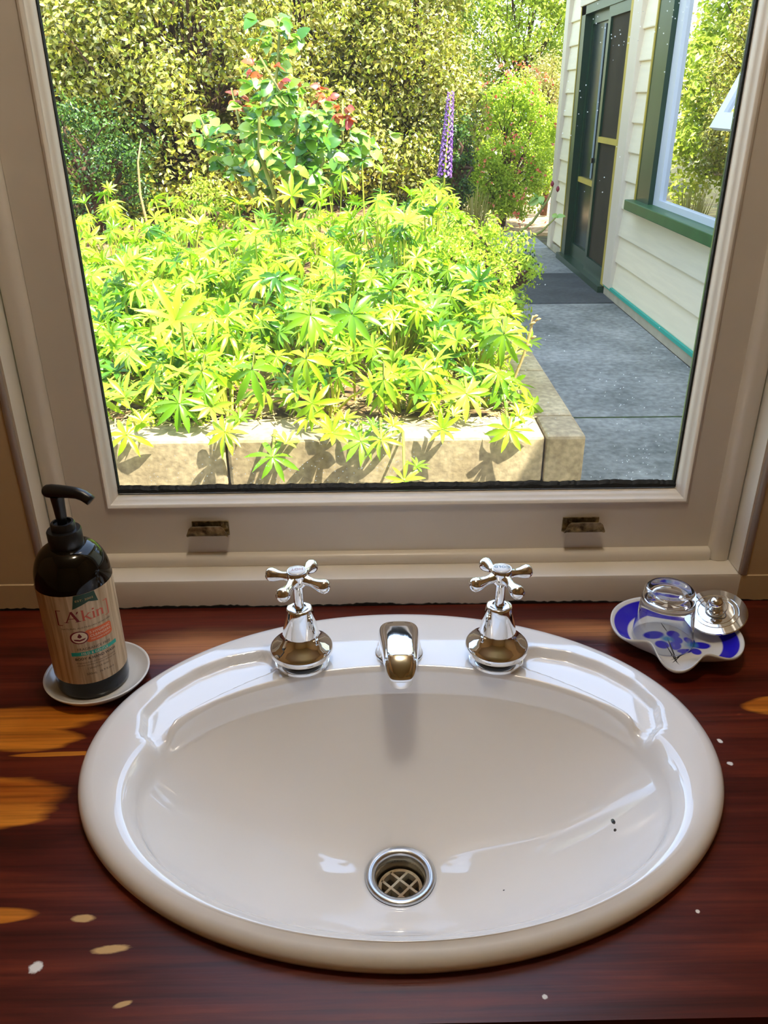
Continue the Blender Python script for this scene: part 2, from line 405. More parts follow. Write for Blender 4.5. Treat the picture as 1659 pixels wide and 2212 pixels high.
# sill only fills the opening; the apron face runs on as a board below the wall
bm.free()
def extrude_x(name, prof, x0, x1, mt, smooth_angle=.6):
    bm = bmesh.new(); n = len(prof)
    A = [bm.verts.new((x0, y, z)) for y, z in prof]; B = [bm.verts.new((x1, y, z)) for y, z in prof]
    for i in range(n): bm.faces.new((A[i], A[(i + 1) % n], B[(i + 1) % n], B[i]))
    bm.faces.new(A[::-1]); bm.faces.new(B)
    return obj(name, bm, mt, angle=smooth_angle)
wpart(extrude_x('sill', [(.8505, .0), (.8505, .0335), (.852, .037), (.856, .0385), (.883, .0395), (.985, .034), (.985, 0)], OX0, OX1, M['paint']))
for x0, x1 in ((RX0 + .002, OX0), (OX1, RX1 - .002)):
    wpart(extrude_x('apron', [(.8495, .0), (.8495, .0355), (.851, .0365), (.853, .0365), (.853, 0)], x0, x1, M['wallpaint']))
# reveal boards (jambs)
wpart(box('jamb', OX0, OX0 + .004, .8512, .99, OZ0 + .004, OZ1, M['paint']))
wpart(box('jamb', OX1 - .004, OX1, .8512, .99, OZ0 + .004, OZ1, M['paint']))
wpart(box('head_jamb', OX0, OX1, .8512, .99, OZ1 - .004, OZ1, M['paint']))
# rounded edge bead on the reveal corner
for s, X in ((1, OX0), (-1, OX1)):
    bm = bmesh.new(); tube(bm, [(X - s * .003, .853, .0375), (X - s * .003, .853, OZ1)], .0048, 10)
    wpart(obj('corner_bead', bm, M['paint'], smooth=True))
# stops: side and bottom, with rounded inner edge
def stop_prof(w, d0, d1):
    return [(0, d1), (0, d0 + .002), (.004, d0), (w - .008, d0), (w - .002, d0 + .004), (w, d0 + .010), (w, d1)]
for s, X in ((1, OX0 + .006), (-1, OX1 - .006)):
    bm = bmesh.new(); pr = stop_prof(.022, .879, .897)
    A = [bm.verts.new((X + s * a, y, .040)) for a, y in pr]; B = [bm.verts.new((X + s * a, y, OZ1 - .004)) for a, y in pr]; n = len(pr)
    for i in range(n): bm.faces.new((A[i], A[(i + 1) % n], B[(i + 1) % n], B[i]))
    bm.faces.new(A); bm.faces.new(B[::-1])
    wpart(obj('side_stop', bm, M['paint'], angle=.9))
wpart(extrude_x('bottom_stop', [(.8815, .0398), (.8815, .047), (.8835, .0515), (.888, .0535), (.897, .0535), (.897, .0398)], OX0 + .028, OX1 - .028, M['paint'], .9))
# sash
SX0, SX1, SZ0, SZ1 = WX - .3925, WX + .3985, .0405, 1.30
GX0, GX1, GZ0, GZ1 = -.3115, .3700, .1312, 1.215
BZ = .1150
bxo0, bxo1 = -.3232, .3830
wpart(box('sash_stile', SX0, bxo0 + .001, .893, .93, SZ0, SZ1, M['paint']))
wpart(box('sash_stile', bxo1 - .001, SX1, .893, .93, SZ0, SZ1, M['paint']))
wpart(box('sash_rail', bxo0 + .001, bxo1 - .001, .893, .93, SZ0, BZ + .001, M['paint']))
wpart(box('sash_rail', bxo0 + .001, bxo1 - .001, .893, .93, GZ1 + .012, SZ1, M['paint']))
bm = bmesh.new()
frame_sweep(bm, [(0, .912), (0, .8915), (.0025, .8905), (.005, .8925), (.0055, .896), (.0085, .899), (.0105, .903), (.012, .912)], bxo0, bxo1, BZ, GZ1 + .012)
wpart(obj('glazing_bead', bm, M['paint'], angle=1.0))
bm = bmesh.new()
frame_sweep(bm, [(0, .9125), (.001, .9095), (.004, .9095), (.005, .9125)], GX0 - .003, GX1 + .003, GZ0 - .0015, GZ1 + .003)
n_ = 200; lo = []; hi = []
for i in range(n_ + 1):                       # ragged old putty along the bottom edge of the glass
    x = GX0 - .003 + (GX1 - GX0 + .006) * i / n_
    lo.append((bm.verts.new((x, .9085, GZ0 - .0025)), bm.verts.new((x, .9122, GZ0 - .0025)))); h = .0062 + .0009 * math.sin(i * .31) * math.sin(i * .13 + .6) + random.uniform(-.0007, .0007)
    hi.append((bm.verts.new((x, .9085, GZ0 + h - .004)), bm.verts.new((x, .9122, GZ0 + h))))
for i in range(n_):
    bm.faces.new((lo[i][0], lo[i + 1][0], hi[i + 1][0], hi[i][0])); bm.faces.new((hi[i][0], hi[i + 1][0], hi[i + 1][1], hi[i][1]))
wpart(obj('putty_line', bm, M['putty']))
bm = bmesh.new(); prev = None                 # ragged dark gap where the old paint stops above the countertop
for i in range(331):
    x = OX0 - .25 + (OX1 - OX0 + .5) * i / 330; h = max(.0004, .0022 + .0016 * math.sin(i * .21) * math.sin(i * .083 + 1) + random.uniform(-.0009, .0009))
    p = (bm.verts.new((x, .8488, .0)), bm.verts.new((x, .8488, h)), bm.verts.new((x, .8505, h)))
    if prev: bm.faces.new((prev[0], p[0], p[1], prev[1])); bm.faces.new((prev[1], p[1], p[2], prev[2]))
    prev = p
wpart(obj('dark_gap', bm, M['putty']))
bm = bmesh.new()
frame_sweep(bm, [(0, .9145), (.004, .9145), (0, .928)], GX0 - .003, GX1 + .003, GZ0 - .003, GZ1 + .003)
wpart(obj('outer_putty', bm, M['greenpaint']))
bm = bmesh.new()
v = [bm.verts.new(p) for p in ((GX0 - .003, .913, GZ0 - .003), (GX1 + .003, .913, GZ0 - .003), (GX1 + .003, .913, GZ1 + .003), (GX0 - .003, .913, GZ1 + .003))]
bm.faces.new(v)
wpart(obj('glass_pane', bm, M['pane']))
# sash lifts: backplate with a flared hooked lip
def sash_lift(cx, cz, flip):
    w = .0245; t = empty('sash_lift'); t.parent = win; t.location = Vector((cx, .893, cz)) - win.location
    pl = box('back_plate', -w + (.004 if flip > 0 else 0), w + (.0 if flip > 0 else -.004), -.002, 0, -.011, .0085, M['brass'], bevel=.0006); pl.parent = t
    # hook profile extruded along x
    pr = [(-.002, -.0065), (-.006, -.0075), (-.0105, -.0045), (-.0125, .0015), (-.0135, .0075), (-.0150, .0075), (-.0140, .0005), (-.0118, -.0062), (-.0065, -.0098), (-.002, -.0090)]
    bm = bmesh.new(); N = 14; rows = []
    for i in range(N + 1):
        u = -1 + 2 * i / N; k = 1 - max(0, abs(u) - .72) ** 2 * 9
        rows.append([bm.verts.new((u * w - .001 * flip, y, -.0085 + (z + .0085) * k)) for y, z in pr])
    for a, b in zip(rows, rows[1:]):
        for j in range(len(pr)): bm.faces.new((a[j], a[(j + 1) % len(pr)], b[(j + 1) % len(pr)], b[j]))
    bm.faces.new(rows[0][::-1]); bm.faces.new(rows[-1])
    o = obj('finger_hook', bm, M['brass'], t, angle=.8)
    for sx in (-.6, .6):
        bm = bmesh.new(); lathe(bm, [(.0022, 0), (.0022, .0006), (.0012, .0012)], 10)
        s_ = obj('screw', bm, M['brass'], t); s_.rotation_euler = (PI / 2, 0, 0); s_.location = (sx * w, -.002, .0045)
    return t
sash_lift(-.2020, .0895, 1); sash_lift(.2565, .0885, -1)

# ================================================================== COUNTER, VANITY
SC = Vector((.0225, .591)); SA, SB = .2965, .2206     # basin outline
BC = Vector((.024, .553)); BA, BBf, BBb = .241, .155, .1475   # bowl edge
CY0 = .338
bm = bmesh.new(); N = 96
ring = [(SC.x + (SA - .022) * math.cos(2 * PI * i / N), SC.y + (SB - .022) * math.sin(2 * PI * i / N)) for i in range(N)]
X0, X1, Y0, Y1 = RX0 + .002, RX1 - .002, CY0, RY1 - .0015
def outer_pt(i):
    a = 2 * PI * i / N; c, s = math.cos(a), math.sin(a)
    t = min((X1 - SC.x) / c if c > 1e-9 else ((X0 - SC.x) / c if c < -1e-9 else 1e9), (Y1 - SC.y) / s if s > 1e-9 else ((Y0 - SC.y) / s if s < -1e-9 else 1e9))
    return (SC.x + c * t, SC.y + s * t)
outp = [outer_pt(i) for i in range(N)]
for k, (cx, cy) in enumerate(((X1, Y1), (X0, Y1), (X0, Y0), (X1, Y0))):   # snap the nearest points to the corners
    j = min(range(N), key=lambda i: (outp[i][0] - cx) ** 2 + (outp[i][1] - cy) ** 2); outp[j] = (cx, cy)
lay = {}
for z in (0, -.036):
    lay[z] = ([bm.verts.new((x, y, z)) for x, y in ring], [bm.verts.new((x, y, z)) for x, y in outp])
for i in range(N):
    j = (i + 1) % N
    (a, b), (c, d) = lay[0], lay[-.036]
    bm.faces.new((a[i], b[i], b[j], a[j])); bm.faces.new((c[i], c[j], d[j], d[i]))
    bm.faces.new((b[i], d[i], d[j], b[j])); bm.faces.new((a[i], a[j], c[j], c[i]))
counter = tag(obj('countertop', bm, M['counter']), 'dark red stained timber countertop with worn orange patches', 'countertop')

van = tag(empty('vanity_cabinet', (0, .6, RZ0)), 'dark timber vanity cabinet under the countertop', 'cabinet')
M['vanity'] = mat('vanity_timber', srgb(90, 34, 18), .4, noise=.5, nscale=4, stretch=(12, 12, 1))
def vpart(o): o.parent = van; o.location = o.location - van.location; return o
vpart(box('side_panel', -.98, -.96, .37, .84, RZ0, -.037, M['vanity'])); vpart(box('side_panel', .96, .98, .37, .84, RZ0, -.037, M['vanity']))
vpart(box('base_panel', -.96, .96, .37, .84, RZ0 + .08, RZ0 + .1, M['vanity'])); vpart(box('kick_board', -.96, .96, .42, .44, RZ0, RZ0 + .08, M['vanity']))
for k in range(4):
    d = vpart(box('door', -.975 + k * .4885, -.975 + k * .4885 + .4835, .352, .37, RZ0 + .1, -.045, M['vanity'], bevel=.003))
    bm = bmesh.new(); lathe(bm, [(.006, 0), (.006, .012), (.014, .018), (.012, .026), (.003, .029)], 16)
    kn = obj('knob', bm, M['steel'], d, smooth=True); kn.rotation_euler = (PI / 2, 0, 0)
    kn.location = Vector((-.975 + k * .4885 + (.44 if k % 2 == 0 else .045), .352, -.15)) - van.location - Vector((0, 0, 0)) + van.location
    kn.matrix_parent_inverse = Matrix()

# ================================================================== BASIN
def ellipse_ray(ctr, a, b, org, c, s):
    """distance from org along (c,s) to the ellipse"""
    ox, oy = (org.x - ctr.x) / a, (org.y - ctr.y) / b; dx, dy = c / a, s / b
    A = dx * dx + dy * dy; Bq = 2 * (ox * dx + oy * dy); Cq = ox * ox + oy * oy - 1
    return (-Bq + math.sqrt(Bq * Bq - 4 * A * Cq)) / (2 * A)
REC = [(-.126, .7120, .0215), (-.150, .701, .0255), (-.174, .684, .0265), (-.196, .662, .0245), (-.212, .637, .0195), (-.214, .615, .0135), (-.204, .600, .0100)]
def recess(x, y):
    """depth of the two soap recesses moulded in the deck"""
    best = 1e9
    for mir in (0, 1):
        X = x if not mir else .050 - x
        for (ax, ay, ar), (bx_, by, br) in zip(REC, REC[1:]):
            vx, vy = bx_ - ax, by - ay; t = max(0, min(1, ((X - ax) * vx + (y - ay) * vy) / (vx * vx + vy * vy)))
            d = math.hypot(X - ax - t * vx, y - ay - t * vy) - (ar + (br - ar) * t)
            best = min(best, d)
    t = max(0, min(1, (.001 - best) / .0065)); return .0105 * t * t * (3 - 2 * t)
NA = 384; rows = []
DR = Vector((.022, .5633))
deck_n = 46; bowl_n = 44
for i in range(NA):
    a = 2 * PI * i / NA; c, s = math.cos(a), math.sin(a)
    ro = ellipse_ray(SC, SA, SB, BC, c, s)
    rb = 1 / math.sqrt((c / BA) ** 2 + (s / (BBb if s > 0 else BBf)) ** 2)
    col = []
    for d, z in ((.010, -.004), (.0045, .0004), (.001, .003), (0, .007), (.0012, .0115), (.004, .0152), (.0085, .0178), (.014, .0190)):
        col.append((BC.x + c * (ro - d), BC.y + s * (ro - d), z))
    # the side band dips a touch towards the bowl
    kb = 1 - .58 * max(0, min(1, (s - .12) / .3)); r1 = ro - .014; r2 = rb + .0125 * kb
    for k in range(1, deck_n + 1):
        t = k / deck_n; r = r1 + (r2 - r1) * t; x, y = BC.x + c * r, BC.y + s * r
        col.append((x, y, .0190 + .0006 * math.sin(PI * t) - recess(x, y)))
    for d, z in ((.0095, .0178), (.0065, .0158), (.0035, .0125), (.0005, .0078), (-.0020, .0015), (-.0038, -.006)):
        r = rb + (d * kb if d > 0 else d); x, y = BC.x + c * r, BC.y + s * r
        col.append((x, y, min(z, z - recess(x, y) * max(0, d + .004) / .0135)))
    r3 = rb - .0038
    for k in range(1, bowl_n + 1):
        t = k / bowl_n; ctr = BC.lerp(DR, t ** 1.3); r = r3 + (.0365 - r3) * t
        z = -.006 + (-.1235) * (.50 * (1 - (1 - t) ** 3.0) + .50 * t)
        if t > .9: z -= .0006 * ((t - .9) / .1) ** 2
        col.append((ctr.x + c * r, ctr.y + s * r, z))
    # throat of the waste hole
    for r, z in ((.0345, -.1325), (.0325, -.137), (.032, -.16)):
        col.append((DR.x + c * r, DR.y + s * r, z))
    rows.append(col)
nv = len(rows[0]); V = [p for col in rows for p in col]
Fc = [(i * nv + k, ((i + 1) % NA) * nv + k, ((i + 1) % NA) * nv + k + 1, i * nv + k + 1) for i in range(NA) for k in range(nv - 1)]
basin = empty('washbasin', (SC.x, SC.y, 0)); tag(basin, 'large oval white ceramic drop-in washbasin set in the timber countertop', 'washbasin')
def bpart(o): o.parent = basin; o.location = o.location - basin.location; return o
# ceramic with a couple of small dark chips in the glaze
mt, nt, b = new_mat('white_ceramic_basin')
tc = nt.nodes.new('ShaderNodeTexCoord')
ch = ellipse_mask(nt, tc.outputs['Object'], [(.2210, .5515, .0014, .0034, .15), (.2200, .5415, .0011, .0018, 0), (.1175, .524, .0008, .0008, 0)], soft=.12, noise=.5, nscale=4, nstretch=(90, 90, 1))
nz = nt.nodes.new('ShaderNodeTexNoise'); nz.inputs['Scale'].default_value = 6; nt.links.new(tc.outputs['Object'], nz.inputs['Vector'])
rp = nt.nodes.new('ShaderNodeValToRGB'); rp.color_ramp.elements[0].color = srgb(244, 243, 240); rp.color_ramp.elements[1].color = srgb(249, 248, 246); nt.links.new(nz.outputs[0], rp.inputs[0])
nt.links.new(mixcol(nt, ch, rp.outputs[0], srgb(12, 12, 14)), b.inputs['Base Color'])
b.inputs['Roughness'].default_value = .06; b.inputs['IOR'].default_value = 1.75
b.inputs['Coat Weight'].default_value = .6; b.inputs['Coat IOR'].default_value = 1.7; b.inputs['Coat Roughness'].default_value = .03
M['basin'] = mt
bpart(pyobj('bowl', V, Fc, M['basin'], smooth=True))
# waste: chrome ring, pipe, beige grid
waste = empty('waste'); waste.parent = basin; waste.location = Vector((DR.x, DR.y, -.1295)) - basin.location
bm = bmesh.new(); lathe(bm, [(.0245, -.010), (.0245, -.0025), (.0262, .0002), (.0300, .0016), (.0338, .0012), (.0352, -.0006), (.0345, -.0030)], 64, close_top=False, close_bot=False)
obj('waste_ring', bm, M['steel'], waste, smooth=True)
bm = bmesh.new(); lathe(bm, [(.0246, -.007), (.0238, -.03), (.0238, -.05)], 48, close_top=False, close_bot=False)
lathe(bm, [(.0238, -.05), (.001, -.051)], 48, close_top=False, close_bot=False)
obj('waste_pipe', bm, M['drainpipe'], waste, smooth=True)
bm = bmesh.new(); zt, zb, R = -.0185, -.027, .0222
prof = [(R, zb), (R, zt), (R - .0032, zt), (R - .0032, zb), (R, zb)]
lathe(bm, prof, 48, close_top=False, close_bot=False)
for an in (PI / 4 + .03, -PI / 4 + .03):
    for off in (-.0066, .0066):
        L = math.sqrt((R - .002) ** 2 - off ** 2); ca, sa = math.cos(an), math.sin(an); w = .00125
        P = [(-L, off - w), (L, off - w), (L, off + w), (-L, off + w)]
        q = [(x * ca - y * sa, x * sa + y * ca) for x, y in P]
        lo = [bm.verts.new((x, y, zb)) for x, y in q]; hi = [bm.verts.new((x, y, zt + (.0001 if an > 0 else 0))) for x, y in q]
        bm.faces.new(hi); bm.faces.new(lo[::-1])
        for k in range(4): bm.faces.new((lo[k], lo[(k + 1) % 4], hi[(k + 1) % 4], hi[k]))
obj('waste_grid', bm, M['grate'], waste)

# ================================================================== TAPS
DECK = .0192
def make_tap(name, cx, cy, rot, word, col, label):
    t = empty(name, (cx, cy, DECK)); tag(t, label, 'tap')
    P = lambda n, bm, m='chrome', par=None: obj(n, bm, M[m], par or t, angle=.7)
    bm = bmesh.new(); lathe(bm, [(.0285, 0), (.0294, .0010), (.0290, .0036), (.0265, .0044)], 56); P('base_washer', bm)
    bm = bmesh.new(); lathe(bm, [(.0235, .0040), (.0240, .0128)], 40); P('seal_ring', bm, 'blackplastic')
    bm = bmesh.new(); lathe(bm, [(.0295, .0122), (.0325, .0134), (.0335, .0160), (.0332, .0195), (.0322, .0212), (.0300, .0232), (.0255, .0262), (.0215, .0300), (.0190, .0345), (.0178, .0390), (.0172, .0430)], 64); P('flange', bm)
    bm = bmesh.new(); lathe(bm, [(.0188, .0375), (.0190, .0390), (.0135, .0665), (.0132, .0680), (.0120, .0690), (.0075, .0690), (.0070, .0670)], 48); P('bonnet', bm)
    bm = bmesh.new(); lathe(bm, [(.0056, .066), (.0056, .070), (.0050, .0715), (.0050, .0935), (.0058, .0945)], 24); P('spindle', bm)
    h = empty('handle'); h.parent = t; h.location = (0, 0, .094); h.rotation_euler = (.0, 0, rot)
    bm = bmesh.new(); lathe(bm, [(.0055, -.001), (.0075, .0015), (.0100, .0050), (.0104, .0110), (.0108, .0140), (.0108, .0178), (.0100, .0188), (.0094, .0188)], 48); P('hub', bm, par=h)
    for k in range(4):
        bm = bmesh.new(); a = k * PI / 2; ca, sa = math.cos(a), math.sin(a)
        pr = [(.006, .0062, .0100), (.010, .0056, .0098), (.014, .0046, .0092), (.018, .0046, .0086), (.022, .0054, .0080), (.026, .0066, .0076), (.0295, .0075, .0074), (.0325, .0072, .0074), (.0348, .0056, .0074), (.0362, .0030, .0074), (.0366, .0006, .0074)]
        tube(bm, [(r * ca, r * sa, z) for r, _, z in pr], [q for _, q, _ in pr], 20)
        obj('arm', bm, M['chrome'], h, smooth=True)
    bm = bmesh.new(); lathe(bm, [(.0090, .0180), (.0092, .0192), (.0084, .0199), (.004, .0203)], 40)
    cap = obj('cap', bm, M['saucer'] if False else M['capwhite'], h, angle=.7)
    v, f = text_mesh(word, .0056, .00004, 1.05)
    xs = [p[0] for p in v]; cxx = (min(xs) + max(xs)) / 2
    v = [(-(p[0] - cxx), -(p[1] - .002), .02045) for p in v]
    ca, sa = math.cos(-rot + (.12 if word == 'HOT' else -.10)), math.sin(-rot + (.12 if word == 'HOT' else -.10))
    v = [(x * ca - y * sa, x * sa + y * ca, z) for x, y, z in v]
    lt = pyobj('lettering', v, f, col, cap); lt.parent = cap
    return t
M['capwhite'] = mat('white_enamel', srgb(232, 234, 234), .15, spec=.6)
M['redprint'] = mat('faded_red_print', srgb(170, 120, 120), .4); M['blueprint'] = mat('blue_print', srgb(70, 120, 150), .4)
make_tap('basin_tap', -.0785, .7150, math.radians(-24), 'HOT', M['redprint'], 'chrome cross-handle tap with a white HOT button')
make_tap('basin_tap', .1292, .7145, math.radians(24), 'COLD', M['blueprint'], 'chrome cross-handle tap with a white COLD button')

# spout
sp = empty('basin_spout', (.0255, .725, DECK)); tag(sp, 'short chrome basin spout between the two taps', 'spout')
bm = bmesh.new(); lathe(bm, [(.0255, 0), (.0258, .0025), (.0245, .0040), (.0235, .012), (.0205, .022)], 48)
o = obj('base_collar', bm, M['chrome'], sp, angle=.7); o.scale = (1, .92, 1)
secs = [(.0255, .009, .020, .004), (.0235, .0165, .0262, .002), (.0185, .0212, .0305, .001), (.010, .0225, .0325, .001), (.000, .0222, .0335, .001), (-.012, .0212, .0350, .003), (-.026, .0198, .0365, .008),
        (-.040, .0184, .0370, .0135), (-.050, .0174, .0362, .0165), (-.058, .0164, .0335, .0172), (-.0645, .0148, .0290, .0172), (-.069, .0122, .0240, .0172), (-.0715, .0085, .0205, .0172)]
bm = bmesh.new(); rings = []; K = 32
for y, hw, zt, zb in secs:
    r = []
    for k in range(K):
        a = 2 * PI * k / K; c, s = math.cos(a), math.sin(a); e = .62
        x = hw * math.copysign(abs(c) ** e, c); zz = math.copysign(abs(s) ** e, s)
        r.append(bm.verts.new((x, y, (zt + zb) / 2 + (zt - zb) / 2 * zz)))
    rings.append(r)
for a, b in zip(rings, rings[1:]):
    for k in range(K): bm.faces.new((a[k], a[(k + 1) % K], b[(k + 1) % K], b[k]))
bm.faces.new(rings[0][::-1]); bm.faces.new(rings[-1])
o = obj('body', bm, M['chrome'], sp, smooth=True); md = o.modifiers.new('sub', 'SUBSURF'); md.levels = 1; md.render_levels = 2
# raised tongue on the top, front end dropping over the nose
top = [(.012, .0150, .0330), (.0085, .0168, .0345), (.002, .0172, .0352), (-.010, .0166, .0366), (-.024, .0156, .0385), (-.036, .0148, .0398), (-.0475, .0140, .0396), (-.055, .0132, .0372), (-.062, .0118, .0325), (-.067, .0096, .0270), (-.0705, .0060, .0225)]
bm = bmesh.new(); rows = []
for y, hw, z in top:
    rows.append([bm.verts.new((hw * u, y, z - .0022 * abs(u) ** 4 - (0.0035 if abs(u) == 1 else 0))) for u in (-1, -.96, -.8, -.4, 0, .4, .8, .96, 1)])
for a, b in zip(rows, rows[1:]):
    for k in range(8): bm.faces.new((a[k], a[k + 1], b[k + 1], b[k]))
bm.faces.new([bm.verts.new(q.co + Vector((0, .001, -.004))) if False else q for q in rows[0]])
obj('top_plate', bm, M['chrome'], sp, smooth=True)
bm = bmesh.new(); lathe(bm, [(.0105, .0060), (.0125, .0070), (.0128, .0130), (.0118, .0150), (.0118, .0200)], 40)
o = obj('outlet_nozzle', bm, M['chrome'], sp, angle=.7); o.location = (0, -.0555, 0)

# ================================================================== SAUCER + PUMP BOTTLE
SAU = (-.2975, .7105, 0)
bm = bmesh.new(); lathe(bm, [(.001, .0042), (.033, .0042), (.0335, .0), (.036, .0), (.0375, .003), (.0490, .0062), (.0540, .0122), (.0545, .0140), (.0532, .0146), (.0518, .0136), (.0470, .0086), (.040, .0068), (.001, .0066)], 72, close_top=False, close_bot=False)
o = tag(obj('saucer', bm, M['saucer'], angle=1.2), 'small round pale ceramic saucer under the pump bottle', 'saucer'); o.location = SAU
BT = Vector((-.3005, .7065, .0068)); BR = .0368
bottle = tag(empty('pump_bottle', BT), 'black pump bottle of hand wash with a wood-grain label, standing on a saucer', 'bottle')
bm = bmesh.new()
bp_ = [(.001, .0015), (.030, .0010), (.0345, .0), (.0358, .0015), (BR, .006), (BR, .126)]
for k in range(1, 13):
    a = k / 12 * PI / 2; bp_.append((.0125 + (BR - .0125) * math.cos(a) ** .85 if k < 12 else .0125, .126 + .038 * math.sin(a) ** .95))
bp_.append((.0125, .172))
lathe(bm, bp_, 72); obj('body', bm, M['bottle'], bottle, angle=.9)
def thread_collar():
    bm = bmesh.new(); lathe(bm, [(.0160, .1615), (.0163, .163), (.0163, .1795), (.0155, .1808), (.0118, .1812)], 48); return bm
obj('collar', thread_collar(), M['blackplastic'], bottle, angle=.7)
bm = bmesh.new(); lathe(bm, [(.0115, .1805), (.0115, .1870), (.0105, .1885), (.0085, .1888), (.008, .1860), (.004, .1858)], 40); obj('collar_ring', bm, M['blackplastic'], bottle, angle=.7)
bm = bmesh.new(); lathe(bm, [(.0046, .185), (.0046, .192), (.0052, .1935), (.0058, .206), (.0066, .2165)], 24); obj('pump_stem', bm, M['blackplastic'], bottle, angle=.7)
bm = bmesh.new(); nd = Vector((.975, -.22, 0)).normalized()
pts = [(-.0130, .2205, .002), (-.0122, .2205, .0046), (-.0095, .2205, .0062), (-.004, .2208, .0068), (.004, .2212, .0064), (.014, .2214, .0058), (.022, .2210, .0055), (.028, .2192, .0054), (.033, .2160, .0053), (.0355, .2140, .0052)]
tube(bm, [(nd.x * d, nd.y * d, z) for d, z, _ in pts], [r for _, _, r in pts], 20)
obj('nozzle', bm, M['blackplastic'], bottle, smooth=True)
# label: pale wood-grain print wrapped round the front
LZ0, LZ1, LR, LC = .0215, .1262, BR + .00025, math.radians(-60)
def label_mat():
    mt, nt, b = new_mat('wood_grain_label'); b.inputs['Roughness'].default_value = .42
    tc = nt.nodes.new('ShaderNodeTexCoord'); mp = nt.nodes.new('ShaderNodeMapping'); mp.inputs['Scale'].default_value = (170, 170, 7)
    nt.links.new(tc.outputs['Object'], mp.inputs[0])
    nz = nt.nodes.new('ShaderNodeTexNoise'); nz.inputs['Scale'].default_value = 1.3; nz.inputs['Detail'].default_value = 6; nz.inputs['Distortion'].default_value = .5; nt.links.new(mp.outputs[0], nz.inputs['Vector'])
    rp = nt.nodes.new('ShaderNodeValToRGB'); e = rp.color_ramp.elements; e[0].position = .3; e[0].color = srgb(158, 128, 92); e[1].position = .62; e[1].color = srgb(214, 192, 158)
    nt.links.new(nz.outputs[0], rp.inputs[0]); nt.links.new(rp.outputs[0], b.inputs['Base Color'])
    return mt
M['label'] = label_mat()
def wrap(u, v, lift=0):
    u *= 1.34; v = .0745 + (v - .0745) * 1.0; a = LC + u / LR; r = LR + lift
    return (r * math.cos(a), r * math.sin(a), v)
bm = bmesh.new(); NL = 80; arc = 2.05; pts = []
for i in range(NL + 1):
    a = LC - arc + 2 * arc * i / NL
    pts.append([bm.verts.new((LR * math.cos(a), LR * math.sin(a), z)) for z in (LZ0, LZ1)])
for a, b in zip(pts, pts[1:]): bm.faces.new((a[0], b[0], b[1], a[1]))
lab = obj('label', bm, M['label'], bottle, smooth=True)
def label_poly(name, polys, mt, lift=.00012):
    """flat outline pieces given in label (u, v) millimetres, cut fine and wrapped"""
    bm = bmesh.new()
    for p in polys:
        n = len(p); cx = sum(q[0] for q in p) / n; cy = sum(q[1] for q in p) / n
        c = bm.verts.new((cx, cy, 0)); vv = [bm.verts.new((x, y, 0)) for x, y in p]
        for i in range(n): bm.faces.new((c, vv[i], vv[(i + 1) % n]))
    bmesh.ops.subdivide_edges(bm, edges=[e for e in bm.edges if abs(e.verts[0].co.x - e.verts[1].co.x) > 2.5], cuts=6, use_grid_fill=True)
    bmesh.ops.triangulate(bm, faces=bm.faces[:])
    for v in bm.verts: v.co = Vector(wrap(v.co.x * .001, v.co.y * .001, lift))
    me = bpy.data.meshes.new(name); bm.to_mesh(me); bm.free()
    return link(name, me, mt, lab)
def label_text(txt, size, u, v, mt, bold=0, spacing=1.0, width=None, lift=.00022, slope=0):
    vv, ff = text_mesh(txt, size, bold, spacing)
    xs = [p[0] for p in vv]; w = max(xs) - min(xs); c = (max(xs) + min(xs)) / 2; k = (width / w) if width else 1
    vv = [wrap((((p[0] - c) * k) + u) * .001, (p[1] + v) * .001, lift) for p in vv]
    return pyobj('lettering', vv, ff, mt, lab)
def stroke(x0, y0, x1, y1, w):
    dx, dy = x1 - x0, y1 - y0; l = math.hypot(dx, dy) or 1; nx, ny = -dy / l * w / 2, dx / l * w / 2
    return [(x0 + nx, y0 + ny), (x0 - nx, y0 - ny), (x1 - nx, y1 - ny), (x1 + nx, y1 + ny)]
M['ink_maroon'] = mat('maroon_ink', srgb(120, 28, 36), .5); M['ink_coral'] = mat('coral_ink', srgb(206, 92, 66), .5)
M['ink_dark'] = mat('dark_brown_ink', srgb(58, 46, 36), .5); M['ink_orange'] = mat('orange_ink', srgb(222, 98, 36), .5)
M['ink_teal'] = mat('teal_ink', srgb(20, 168, 150), .5); M['ink_cream'] = mat('cream_ink', srgb(240, 224, 196), .5); M['ink_green'] = mat('dark_green_ink', srgb(18, 62, 40), .5); M['ink_gold'] = mat('gold_ink', srgb(196, 160, 96), .5)
# dark green ribbon at the top edge with EST. 2002
label_poly('ribbon', [[(-6.5, 126.0), (8.5, 126.0), (10.5, 113.5), (3.2, 116.6), (-8.8, 111.0)]], M['ink_green'])
label_text('EST. 2002', 3.0, .6, 118.8, M['ink_gold'], width=13)
# [ A'kin ]  - hand drawn serif letters
y0 = 96.5
A_ = [stroke(-14.6, y0, -10.2, y0 + 12.2, .8), stroke(-10.4, y0 + 12.2, -6.2, y0, 1.9), stroke(-13.2, y0 + 4.2, -7.6, y0 + 4.2, .7), stroke(-16.2, y0 + .2, -12.8, y0 + .2, .6), stroke(-8.2, y0 + .2, -4.2, y0 + .2, .6)]
ap = [stroke(-5.6, y0 + 11.6, -6.6, y0 + 9.0, .9)]
br = [stroke(-21, y0 - 3.2, -21, y0 + 14, 1.0), stroke(-21, y0 - 3, -17.6, y0 - 3, .7), stroke(-21, y0 + 13.8, -17.6, y0 + 13.8, .7)]
br2 = [stroke(17.4, y0 - 3.2, 17.4, y0 + 14, 1.0), stroke(14, y0 - 3, 17.4, y0 - 3, .7), stroke(14, y0 + 13.8, 17.4, y0 + 13.8, .7)]
